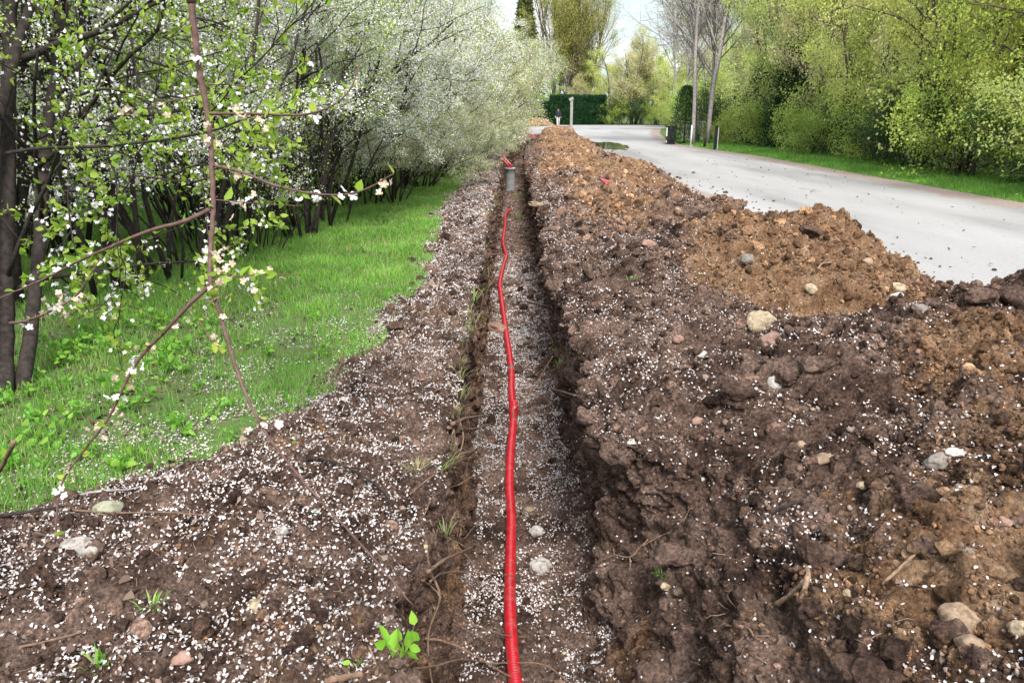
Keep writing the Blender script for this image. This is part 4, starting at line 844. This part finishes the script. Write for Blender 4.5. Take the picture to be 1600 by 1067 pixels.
conifer('thuja_tree', 4, 3.7, 1.2, 'dark thuja right of the bare grey trees', M['leaf_thuja'], (11.6, 35.5, 0), 11000, 0, True)
conifer('thuja_tree', 5, 4.0, 1.3, 'second dark thuja further right by the verge', M['leaf_thuja'], (11.6, 32, 0), 9000, 0, True)
conifer('thuja_tree', 6, 2.7, .8, 'drooping dark thuja over the black box', M['leaf_dark'], (8.45, 37.6, 0), 7000, 0, True)
# clipped hedge
def hedge(x0, x1, y0, y1, h, label, n=26000):
    e_ = empty('clipped_hedge', ((x0 + x1) / 2, (y0 + y1) / 2, 0), label, 'hedge'); w_, d_ = (x1 - x0) / 2, (y1 - y0) / 2; nr = np.random.default_rng(5)
    f = nr.random(n); fx = nr.uniform(-w_, w_, n); fz = nr.uniform(0, h, n); fy = nr.uniform(-d_, d_, n)
    bz = h + .08 * vn(fx / .9, fy / .9, 0 * fx, 6); p = np.where((f < .62)[:, None], np.stack([fx, -d_ + .12 * vn(fx / .5, fz / .5, 0 * fx, 7) + nr.normal(size=n) * .05, fz], -1),
        np.where((f < .85)[:, None], np.stack([fx, fy, bz + nr.normal(size=n) * .04], -1), np.stack([np.where(nr.random(n) < .5, -w_, w_) + nr.normal(size=n) * .05, fy, fz], -1)))
    d = nr.normal(size=(n, 3)) * .5 + np.array((0, -.3, 1)); V, F = leaves(p, d, nr.uniform(.12, .26, n), nr.uniform(.06, .1, n), nr); mesh('foliage', V, F, M['leaf_thuja'], e_)
    g_ = .14; V = np.array([(sx * (w_ - g_), sy * (d_ - g_), z_) for z_ in (0, h - g_) for sx, sy in ((-1, -1), (1, -1), (1, 1), (-1, 1))]); mesh('inner_branches', V, np.array([(0, 1, 5, 4), (1, 2, 6, 5), (2, 3, 7, 6), (3, 0, 4, 7), (4, 5, 6, 7)]), M['leaf_thuja'], e_, False); return e_
hedge(4.5, 10.8, 89.2, 91.4, 3.1, 'tall dark green clipped thuja hedge across the end of the road')
hedge(3.0, 4.4, 89.6, 91.4, 2.4, 'lower end of the dark hedge at its left', 7000)
# willows
cw = [(9, .06, .05, 10, .55, .42, .12, 6), (7, .08, .05, 7, .5, .45, .1, 4), (5, .12, .04, 6, .5, .5, .1, 3), (4, .16, .02, 0, 0, 0, 0, 3)]
wi = [tree_proto('willow_tree', 'tree', 131, 7, 14.0, cw, (M['bark_far'], M['leaf_willow']), (4, .16, .07, .28, .8), None, .42, .2, .8)[0]]
place(wi, 0, (6.3, 100, 0), .5, (1, 1, 1.12), 'tall upswept yellow green willow behind the hedge', 'willows behind the hedge')
place(wi, 0, (9.6, 104, 0), 2.9, (.85, .85, .98), 'second yellow green willow right of the tall one', 'willows behind the hedge')
# distant shrubs and trees filling the end of the street
for i, (x_, y_, k, s_) in enumerate([(8.3, 95, 2, .8), (12.3, 94, 0, 1.15), (14.6, 92, 2, 1.2), (17.5, 92, 1, 1.25), (20.5, 88, 3, 1.4), (23, 80, 2, 1.2), (19, 74, 0, 1.0), (16, 80, 3, .85), (20, 64, 1, 1.2), (25, 95, 0, 1.5), (0.5, 95, 1, .9), (-3, 92, 0, 1.1), (4.5, 97, 1, .8), (12.5, 100, 3, 1.0), (28, 70, 3, 1.5), (14.2, 90, 2, 1.45), (-8, 85, 2, 1.3), (16.5, 100, 0, 1.1), (11, 108, 2, 1.1)]):
    place(rt, k, (x_, y_, 0), rnd.uniform(0, 6.28), s_, f'{ORD[i]} distant tree closing off the end of the street, behind the hedge and side road', 'distant trees at the end of the street')
for i, (x_, y_, k, s_) in enumerate([(11.6, 90, 0, 1.3), (13.2, 90.5, 2, 1.35), (14.8, 89, 2, 1.3), (16.4, 88, 0, 1.3), (18, 86, 2, 1.4), (19.5, 82, 1, 1.3), (15.5, 76, 0, .9), (14.6, 66, 1, 1.1), (2.0, 89, 2, 1.2), (0.2, 88.5, 0, 1.2), (12.2, 50, 0, 1.2), (11.2, 42, 2, 1.2), (10.4, 37.4, 0, .6), (12.8, 45, 1, 1.3), (13.4, 56, 0, 1.3), (17, 62, 2, 1.5)]):
    place(sh, k, (x_, y_, 0), rnd.uniform(0, 6.28), s_, f'{ORD[i]} roadside shrub in the distance beyond the bare trees and along the side road', 'distant roadside shrubs')
# ------------------------------------------------------------------ near plum tree with the drooping branch
nt_ = empty('plum_tree', (-3.05, 4.15, 0), 'nearest plum tree at the left edge, its twigs hanging in front of the camera', 'tree'); O = np.array((-3.05, 4.15, 0))
T = Tubes(); tw = []; rr = random.Random(3)
def px_path(lst): return [at_t(u, v, t_) for u, v, t_ in lst]
def limb(lst, r0, r1, n=8, sides=10, T_=None, rec=None, tt=.25):
    pth = smooth_path(px_path(lst), n); pth[1:-1] += rng.normal(size=(len(pth) - 2, 3)) * r0 * .06; (T_ or T).add(pth - O, np.linspace(r0, r1, len(pth)), sides)
    if rec is not None:
        for i in range(int(len(pth) * tt), len(pth)): rec.append((pth[i] - O, unit(pth[min(i + 1, len(pth) - 1)] - pth[i - 1])))
    return pth
base = lambda u: (u, 640, 4.55)
trA = limb([(6, 665, 4.2), (8, 560, 4.5), (10, 420, 4.6), (12, 260, 4.7), (14, 100, 4.8), (20, -60, 5.0), (40, -260, 5.4)], .052, .038)
trB = limb([(30, 640, 4.4), (48, 520, 4.6), (60, 400, 4.7), (70, 240, 4.9), (88, 100, 5.1), (106, -30, 5.3), (140, -200, 5.6)], .044, .030)
trC = limb([(-40, 620, 4.2), (-20, 300, 4.5), (30, 60, 4.7), (70, -30, 4.9)], .040, .025)
cf = [(6, .12, .02, 5, .5, .75, .2, 6), (5, .2, .0, 4, .55, .8, .15, 4), (4, .22, -.02, 0, 0, 0, 0, 3)]
for (lst, r0) in [([(38, 92, 4.6), (90, 70, 4.4), (150, 52, 4.2), (200, 28, 4.1), (262, -4, 4.0)], .026), ([(100, 178, 4.9), (130, 178, 4.7), (165, 130, 4.5), (200, 90, 4.3), (245, 48, 4.2), (265, -30, 4.1)], .02),
                  ([(60, 260, 4.8), (110, 215, 4.6), (150, 150, 4.4)], .018), ([(10, 240, 3.6), (60, 232, 3.4), (130, 230, 3.0), (230, 222, 2.8), (330, 205, 2.6), (400, 178, 2.5)], .009),
                  ([(95, 300, 4.0), (150, 292, 3.8), (200, 275, 3.6), (300, 284, 3.4), (360, 262, 3.3)], .008), ([(120, 150, 3.9), (170, 140, 3.7), (260, 160, 3.5)], .008)]:
    limb(lst, r0, r0 * .35, sides=7, rec=tw)
    q0, q1 = np.array(at_t(*lst[1])) - O, np.array(at_t(*lst[-1])) - O
    for s_ in range(4):
        f_ = .2 + .2 * s_; pq = q0 + (q1 - q0) * f_; grow(T, tw, rr, pq, unit(q1 - q0) * .6 + np.array((rr.gauss(0, .6), rr.gauss(0, .4), rr.gauss(.1, .6))), .8, r0 * .35, 0, cf)
for th_ in (trA, trB):
    for s_ in range(9):
        i = int(len(th_) * rr.uniform(.25, .98)) - 1; grow(T, tw, rr, th_[i] - O, (rr.gauss(.3, .7), rr.gauss(-.1, .6), rr.uniform(-.1, .8)), 1.5, .016, 0, cf)
T.build('trunk', M['bark'], nt_)
nr = np.random.default_rng(44)
# the drooping branch: leaves the trunk above the picture and hangs down close to the camera
T = Tubes(); tw2 = []
top = at_t(299, 5, 1.35)
up_path = smooth_path([at_t(106, -30, 5.3), (-2.2, 3.6, 3.6), (-1.2, 2.3, 3.1), (-.66, 1.6, 2.35), top + np.array((-.01, 0, .12)), top], 10); T.add(up_path - O, np.linspace(.03, .0085, len(up_path)), 9)
main = limb([(299, 5, 1.35), (304, 50, 1.36), (312, 115, 1.37), (325, 180, 1.38), (331, 255, 1.38), (333, 330, 1.38), (329, 390, 1.38), (330, 445, 1.37), (348, 505, 1.36), (372, 585, 1.34), (400, 650, 1.32), (432, 700, 1.30), (490, 770, 1.30), (560, 845, 1.32), (645, 945, 1.34)], .0064, .0013, 8, 10, T)
tr_ = [([(329, 445, 1.37), (292, 480, 1.38), (255, 520, 1.40), (222, 555, 1.42), (200, 590, 1.44), (168, 655, 1.46), (130, 705, 1.48), (95, 760, 1.5), (85, 850, 1.5)], .0042),
  ([(322, 178, 1.38), (400, 178, 1.3), (470, 180, 1.25), (520, 165, 1.2), (550, 135, 1.2), (562, 95, 1.2)], .0026), ([(333, 258, 1.38), (380, 270, 1.35), (430, 290, 1.3), (500, 304, 1.25), (560, 300, 1.22), (615, 272, 1.2)], .0030),
  ([(332, 325, 1.38), (290, 345, 1.38), (230, 362, 1.4), (175, 385, 1.42), (130, 405, 1.45), (60, 440, 1.5), (-10, 470, 1.55)], .0042), ([(324, 132, 1.38), (360, 133, 1.4), (420, 140, 1.45)], .0018),
  ([(326, 145, 1.38), (280, 155, 1.4), (190, 180, 1.45)], .0018), ([(331, 425, 1.37), (342, 455, 1.34), (338, 478, 1.33)], .0020), ([(310, 500, 1.4), (340, 545, 1.38), (382, 590, 1.35)], .0016),
  ([(398, 648, 1.32), (430, 668, 1.3), (455, 690, 1.3)], .0014), ([(333, 428, 1.37), (380, 432, 1.4), (410, 428, 1.42), (470, 430, 1.45)], .0015), ([(334, 312, 1.38), (400, 318, 1.4), (470, 322, 1.45)], .0014), ([(15, 505, 1.6), (45, 500, 1.55), (90, 480, 1.5), (120, 460, 1.5), (160, 400, 1.5)], .0035)]
for lst, r0 in tr_: limb(lst, r0, r0 * .4, 8, 7, T, tw2, .15)
for i in range(0, int(len(main) * .55)): tw2.append((main[i] - O, unit(main[min(i + 1, len(main) - 1)] - main[max(i - 1, 0)])))
br = T.build('drooping_branch', M['bark_red'], nt_); br['label'] = 'reddish brown bare branch hanging close in front of the camera'
# leaves, five petalled flowers and wilted clusters on it
def near_leaves(tw, n, L, r):
    k = r.integers(0, len(tw), n); p = np.array([tw[i][0] for i in k]); d = np.array([tw[i][1] for i in k]) * .4 + r.normal(size=(n, 3)) * .7 + np.array((0, 0, .2)); a = unit(d); s, u = frame(a, r)
    l = r.uniform(.5, 1.1, (n, 1)) * L; w_ = l * r.uniform(.26, .36, (n, 1)); c = l * .12
    V = np.stack([p, p + a * l * .28 + s * w_ + u * c, p + a * l * .62 + s * w_ * .85 + u * c, p + a * l, p + a * l * .62 - s * w_ * .85 + u * c, p + a * l * .28 - s * w_ + u * c, p + a * l * .28, p + a * l * .62], 1).reshape(-1, 3)
    o = np.arange(n)[:, None] * 8; return V, [np.concatenate([o + np.array([[6, 1, 2, 7]]), o + np.array([[5, 6, 7, 4]])]), np.concatenate([o + np.array([[0, 1, 6]]), o + np.array([[0, 6, 5]]), o + np.array([[7, 2, 3]]), o + np.array([[7, 3, 4]])])]
V, F = near_leaves(tw2, 75, .028, nr); lf_ = mesh('twig_leaves', V, F, M['leaf_spring'], nt_)
V, F = near_leaves(tw, 8000, .038, nr); mesh('crown', V, F, M['leaf_spring'], nt_)
def flowers(tw, ncl, per, size, spread, r):
    Vs = []; Fs = []; n0 = 0
    for c in range(ncl):
        p0 = tw[int(r.integers(len(tw)))][0]
        for j in range(per):
            p = p0 + r.normal(size=3) * spread; nrm = unit(r.normal(size=3) + np.array((0, -.5, .2))); a, b_ = frame(nrm[None], r); a, b_ = a[0], b_[0]
            for k in range(5):
                t_ = k * 2 * math.pi / 5 + r.uniform(-.1, .1); dr = a * math.cos(t_) + b_ * math.sin(t_); sd_ = np.cross(nrm, dr); s = size * r.uniform(.8, 1.1)
                cu = r.uniform(-.1, .5); Vs += [p, p + dr * s * .35 + sd_ * s * .27 + nrm * s * .1, p + dr * s * .8 + sd_ * s * .36 + nrm * s * cu, p + dr * s * 1.02 + nrm * s * cu * 1.3, p + dr * s * .8 - sd_ * s * .36 + nrm * s * cu, p + dr * s * .35 - sd_ * s * .27 + nrm * s * .1]
                Fs += [(n0, n0 + 1, n0 + 2, n0 + 3), (n0, n0 + 3, n0 + 4, n0 + 5)]; n0 += 6
    return np.array(Vs), np.array(Fs)
V, F = flowers(tw, 900, 3, .0100, .022, nr); mesh('blossom', V, F, M['blossom'], nt_)
V, F = flowers(tw2, 18, 3, .0085, .010, nr); mesh('blossom', V, F, M['blossom'], nt_)
V, F = flowers(tw2, 30, 4, .0075, .013, nr); mesh('wilted_blossom', V, F, M['wilted'], nt_)
# ------------------------------------------------------------------ wire fence
M['steel'] = simple('galvanised_steel', (.30, .31, .32), .45, .15, 20, .5, .7)
fe = empty('wire_fence', (-6.7, 3, 0), 'grey chain link fence behind the left trees', 'fence'); T = Tubes(); Lf = 15.0; st_ = .06; Hf = 1.35; nF = int(Lf / st_)
for i in range(-int(Hf / st_), nF):
    for s_ in (1, -1):
        a0 = i * st_; p = []
        for z_ in (0, Hf):
            p.append((0, a0 + (z_ if s_ > 0 else Hf - z_), z_ + .05))
        (y0_, y1_) = (p[0][1], p[1][1])
        if min(y0_, y1_) >= 0 and max(y0_, y1_) <= Lf: T.add(p, .0022, 3)
T.build('wire_mesh', M['steel'], fe)
for i in range(7):
    t = Tubes(); t.add([(0.03, i * 2.5, -.1), (0.03, i * 2.5, 1.5)], .028, 10); t.add([(0.03, i * 2.5, 1.5), (0.03, i * 2.5, 1.52)], [.033, .02], 10); t.build('post', M['steel'], fe)
t = Tubes(); t.add([(0, 0, 1.4), (0, 15, 1.4)], .006, 5); t.build('top_wire', M['steel'], fe)
# ------------------------------------------------------------------ broad-leaved plants and seedlings
def broad_plant(seed, n, L, h, mat, name, label, cat, loc, group=None, stalks=5):
    r = np.random.default_rng(seed); e_ = empty(name, loc, label, cat, group); T = Tubes(); tips = []
    for i in range(stalks):
        a = r.uniform(0, 6.28); d = np.array((math.cos(a) * .5, math.sin(a) * .5, 1)) * h * r.uniform(.6, 1.1); pth = smooth_path([(0, 0, -.01), d * .5, d], 4); T.add(pth, np.linspace(.0025, .0012, len(pth)), 4)
        for j in range(2, len(pth)): tips.append((pth[j], unit(pth[j] - pth[j - 1])))
    T.build('stem', M['bark_red'] if mat == 'seedling' else M['plant'], e_); V, F = near_leaves(tips, n, L, r); mesh('leaves', V, F, M[mat], e_); return e_
p, _n = hit(628, 1040); broad_plant(1, 26, .062, .10, 'seedling', 'seedling', 'bright green seedling at the trench edge at the bottom of the picture', 'seedling', tuple(p))
p, _n = hit(551, 1046); broad_plant(2, 7, .03, .04, 'seedling', 'seedling', 'tiny two leaved seedling left of the bright one', 'seedling', tuple(p))
p, _n = hit(155, 1040); broad_plant(3, 8, .035, .04, 'plant', 'seedling', 'small green weed low on the left bank', 'weed', tuple(p))
pr = [broad_plant(10 + i, 16, .05, .10, 'plant', 'weed', '', 'weed', (0, 0, 0)) for i in range(3)]
for o in pr: o.location = (-3, 3, 0)
wl = 0
for i in range(210):
    y_ = 2.3 + 3.4 * rnd.random() ** 1.2; x_ = float(edge_x(y_)) - .08 - 2.4 * rnd.random() ** .8
    if x_ < -.74 * y_ - .1 or (x_ > -.36 * y_ - .35 and rnd.random() < .8): continue
    z_ = float(lawnz(np.array([x_]), np.array([y_]))[0])
    place(pr, wl, (x_, y_, z_), rnd.uniform(0, 6.28), rnd.uniform(.55, 1.35), 'one of the broad leaved green weeds growing in the grass under the near tree', 'broad leaved weeds under the near tree'); wl += 1
# scraps
def scrap(u, v, s, col, name, label):
    p, n_ = hit(u, v); m_ = simple(name + '_plastic', col, .4, .15, 30); t = np.linspace(-1, 1, 9); X, Yg = np.meshgrid(t, t * .55); Z = .25 * vn(X * 2.1, Yg * 2.3, 0 * X, 33) + .1
    V = np.stack([X, Yg, Z], -1).reshape(-1, 3) * s; i = np.arange(8)[:, None] * 9; j = np.arange(8)[None]; F = np.stack([i + j, i + j + 1, i + 9 + j + 1, i + 9 + j], -1).reshape(-1, 4)
    V2 = V - np.array((0, 0, .004)); F2 = F[:, ::-1] + 81
    o = tag(mesh(name, np.vstack([V, V2]), np.vstack([F, F2]), m_, None, True, None, tuple(p + n_ * .02 * s)), label, 'litter'); o.rotation_euler = (.6, .2, .5)
scrap(945, 283, .11, (.32, .05, .06), 'red_wrapper', 'crumpled red plastic wrapper on the far heap')
scrap(493, 800, .012, (.02, .35, .28), 'plastic_scrap', 'tiny turquoise plastic scrap on the left bank')
# ------------------------------------------------------------------ street things
def box(cx, cy, cz, sx, sy, sz):
    v = np.array([(cx + a * sx / 2, cy + b_ * sy / 2, cz + c_ * sz / 2) for c_ in (-1, 1) for a, b_ in ((-1, -1), (1, -1), (1, 1), (-1, 1))])
    return v, np.array([(3, 2, 1, 0), (4, 5, 6, 7), (0, 1, 5, 4), (1, 2, 6, 5), (2, 3, 7, 6), (3, 0, 4, 7)])
def boxes(name, lst, mat, parent):
    Vs = []; Fs = []; n = 0
    for b_ in lst: v_, f_ = box(*b_); Vs.append(v_); Fs.append(f_ + n); n += 8
    o = mesh(name, np.vstack(Vs), np.vstack(Fs), mat, parent, False); md = o.modifiers.new('bevel', 'BEVEL'); md.width = .008; md.segments = 2; return o
M['metal_post'] = simple('grey_metal', (.27, .27, .25), .5, .12, 6, .4)
q = at_y(892, 216, 38); e_ = empty('metal_post', (q[0], 38, 0), 'grey square metal post with slanted cap standing behind the heap', 'post')
topz = at_y(892, 157, 38)[2]; boxes('shaft', [(0, 0, topz / 2 - .1, .13, .13, topz + .2)], M['metal_post'], e_)
c_ = boxes('cap', [(-.03, 0, 0, .22, .2, .13)], M['metal_post'], e_); c_.location = (0, 0, topz + .07); c_.rotation_euler = (0, -.5, 0)
t = Tubes(); t.add([(0, -.11, topz * .6), (0, -.06, topz * .6)], .014, 8); t.add([(0, -.11, topz * .9), (0, -.06, topz * .9)], .014, 8); t.build('bolt', M['steel'], e_)
M['black_pl'] = simple('black_plastic', (.012, .013, .014), .5, .2, 10); M['white_pl'] = simple('pale_paint', (.6, .6, .58), .6, .1, 8)
q = at_z(1047, 226); e_ = empty('utility_box', (q[0], q[1], 0), 'black box with a pale left edge and small wheel beside the grey trunks', 'box', None, 0, .82)
boxes('body', [(.05, .1, .62, .55, .5, .78), (.05, .1, .14, .42, .4, .28)], M['black_pl'], e_); boxes('lid', [(.03, .1, 1.04, .62, .58, .06)], M['black_pl'], e_); boxes('edge_panel', [(-.26, -.1, .72, .06, .1, .5)], M['white_pl'], e_)
t = Tubes(); t.add([(-.3, -.05, .13), (-.22, -.05, .13)], .12, 14); t.build('wheel', M['steel'], e_)
q = at_z(1079, 229.5); e_ = empty('marker_post', (q[0], q[1], 0), 'thin pale post at the road edge in front of the grey trunks', 'post')
t = Tubes(); t.add([(0, 0, -.1), (0, 0, .95)], [.035, .03], 8); t.build('shaft', M['white_pl'], e_); boxes('foot', [(0, 0, .03, .14, .14, .06)], M['concrete'], e_)
q = at_z(1117, 234.5); e_ = empty('black_post', (q[0], q[1], 0), 'black post with a pale edge on the right verge', 'post')
boxes('shaft', [(0, 0, .45, .13, .1, 1.1)], M['black_pl'], e_); boxes('edge_strip', [(.085, 0, .4, .03, .06, 1.0)], M['white_pl'], e_)
q = at_z(1105, 232); e_ = empty('short_bollard', (q[0], q[1] + .5, 0), 'short black bollard left of the black post', 'bollard')
t = Tubes(); t.add([(0, 0, -.1), (0, 0, .3), (0, 0, .34)], [.06, .06, .04], 10); t.build('shaft', M['black_pl'], e_)
q = at_z(1090, 226); e_ = empty('garden_wall', (q[0] + .1, q[1] + 2.5, 0), 'pale speckled garden wall panel behind the marker post', 'wall')
M['wallp'] = simple('pale_wall', (.33, .34, .24), .9, .35, 3); boxes('panel', [(.2, 0, .5, 1.1, .16, 1.0)], M['wallp'], e_); boxes('coping', [(.2, 0, 1.03, 1.2, .24, .06)], M['concrete'], e_)
q = at_z(966, 193.6); e_ = empty('white_box', (q[0], q[1] + .6, 0), 'small white box on legs at the foot of the distant bushes', 'box')
boxes('body', [(0, 0, .42, .6, .35, .3)], M['white_pl'], e_); boxes('leg', [(-.25, 0, .13, .05, .3, .27)], M['white_pl'], e_); boxes('leg', [(.25, 0, .13, .05, .3, .27)], M['white_pl'], e_)
# far soil mound
V0, F0 = ico(3); k = 1 + .2 * vn(V0[:, 0] * 2 + 9, V0[:, 1] * 2, V0[:, 2] * 2, 3) + .1 * vn(V0[:, 0] * 7, V0[:, 1] * 7, V0[:, 2] * 7, 4)
q = at_z(846, 196.5); tag(mesh('soil_mound', V0 * k[:, None] * np.array((1.9, 1.6, .85)), F0, M['soil'], None, True, {'sand': np.full(len(V0), .75)}, (q[0] - .6, 82, 0)), 'small mound of reddish soil on the far side road', 'soil mound', None, 'structure')
# ------------------------------------------------------------------ distant person
def person(loc, rz):
    e_ = empty('person', loc, 'person in a dark jacket and light trousers walking on the far road', 'person', None, rz)
    def skin(name, pts, edges, mat, sub=2):
        me = bpy.data.meshes.new(name); me.from_pydata([p_[:3] for p_ in pts], edges, []); o = bpy.data.objects.new(name, me); COL.objects.link(o); o.parent = e_
        md = o.modifiers.new('skin', 'SKIN'); 
        for i, p_ in enumerate(pts): sv = me.skin_vertices[0].data[i] if me.skin_vertices else None; 
        if not me.skin_vertices:
            pass
        me.materials.append(mat); return o, me, md
    skin_m = simple('skin', (.45, .28, .21), .6, .05, 10, .3, 0, 0); jk = simple('dark_jacket', (.018, .02, .035), .8, .2, 10); tr = simple('light_trousers', (.46, .44, .42), .85, .1, 10); hr = simple('hair', (.05, .035, .025), .8, .2, 40); shoe = simple('shoe', (.5, .5, .5), .6, .1, 10)
    def tube_body(name, limbs, mat):
        o = None; T_ = Tubes()
        for pts_, rads in limbs: pp_ = smooth_path(pts_, 6); T_.add(pp_, np.interp(np.linspace(0, 1, len(pp_)), np.linspace(0, 1, len(rads)), rads), 14)
        o = T_.build(name, mat, e_); rm = o.modifiers.new('remesh', 'REMESH'); rm.mode = 'VOXEL'; rm.voxel_size = .011; sm = o.modifiers.new('smooth', 'SMOOTH'); sm.iterations = 3; return o
    arms = {}
    body = [([(0, 0, .92), (0, 0, 1.2), (0, 0, 1.42), (0, 0, 1.5), (0, 0, 1.58)], [.13, .13, .11, .05, .055]), ([(0, .0, 1.55), (0, .01, 1.62), (0, .01, 1.70), (0, 0, 1.775)], [.05, .085, .09, .03]), ([(0, .09, 1.645), (0, .115, 1.63)], [.016, .012]),
            ([(-.085, 0, 1.65), (-.105, 0, 1.65)], [.02, .014]), ([(.085, 0, 1.65), (.105, 0, 1.65)], [.02, .014])]
    for s_, sw in ((-1, .12), (1, -.12)):
        body += [([(s_ * .17, 0, 1.42), (s_ * .24, sw * .3, 1.15), (s_ * .26, sw, .92)], [.05, .042, .026]), ([(s_ * .26, sw, .92), (s_ * .26, sw * 1.1, .84)], [.026, .034])]
        for k_ in range(4): body.append(([(s_ * .26, sw * 1.1 - .025 + .018 * k_, .845), (s_ * .258, sw * 1.15 - .028 + .019 * k_, .80), (s_ * .25, sw * 1.18 - .026 + .019 * k_, [.775, .762, .765, .78][k_])], [.0095, .009, .007]))
        body.append(([(s_ * .25, sw * 1.1 + .03, .87), (s_ * .235, sw * 1.1 + .055, .83), (s_ * .23, sw * 1.1 + .06, .80)], [.011, .010, .008]))
        body += [([(s_ * .09, 0, .92), (s_ * .1, -sw * .5, .5), (s_ * .1, -sw * 1.4, .09)], [.085, .055, .04]), ([(s_ * .1, -sw * 1.4 - .05, .045), (s_ * .1, -sw * 1.4 + .16, .035)], [.04, .035])]
    tube_body('body', body, skin_m)
    jl = [([(0, 0, .88), (0, 0, 1.1), (0, 0, 1.38), (0, 0, 1.49)], [.165, .16, .155, .075])]; jl += [([(-.19, 0, 1.42), (0, 0, 1.44), (.19, 0, 1.42)], [.07, .09, .07])]
    tl = [([(0, 0, .86), (0, 0, .98)], [.14, .15])]; sl = []
    for s_, sw in ((-1, .12), (1, -.12)):
        jl.append(([(s_ * .17, 0, 1.43), (s_ * .24, sw * .3, 1.15), (s_ * .26, sw * .95, .93)], [.072, .06, .045])); tl.append(([(s_ * .09, 0, .92), (s_ * .1, -sw * .5, .5), (s_ * .1, -sw * 1.35, .11)], [.11, .08, .065])); sl.append(([(s_ * .1, -sw * 1.4 - .06, .05), (s_ * .1, -sw * 1.4 + .18, .04)], [.052, .045]))
    tube_body('jacket', jl, jk); tube_body('trousers', tl, tr); tube_body('shoes', sl, shoe); tube_body('hair', [([(0, -.025, 1.64), (0, -.015, 1.72), (0, 0, 1.785)], [.08, .095, .04])], hr)
q = at_z(872, 197.5); person((q[0], q[1], .008), .1)
print('terrain', NY, NC, 'objects', len(bpy.data.objects))
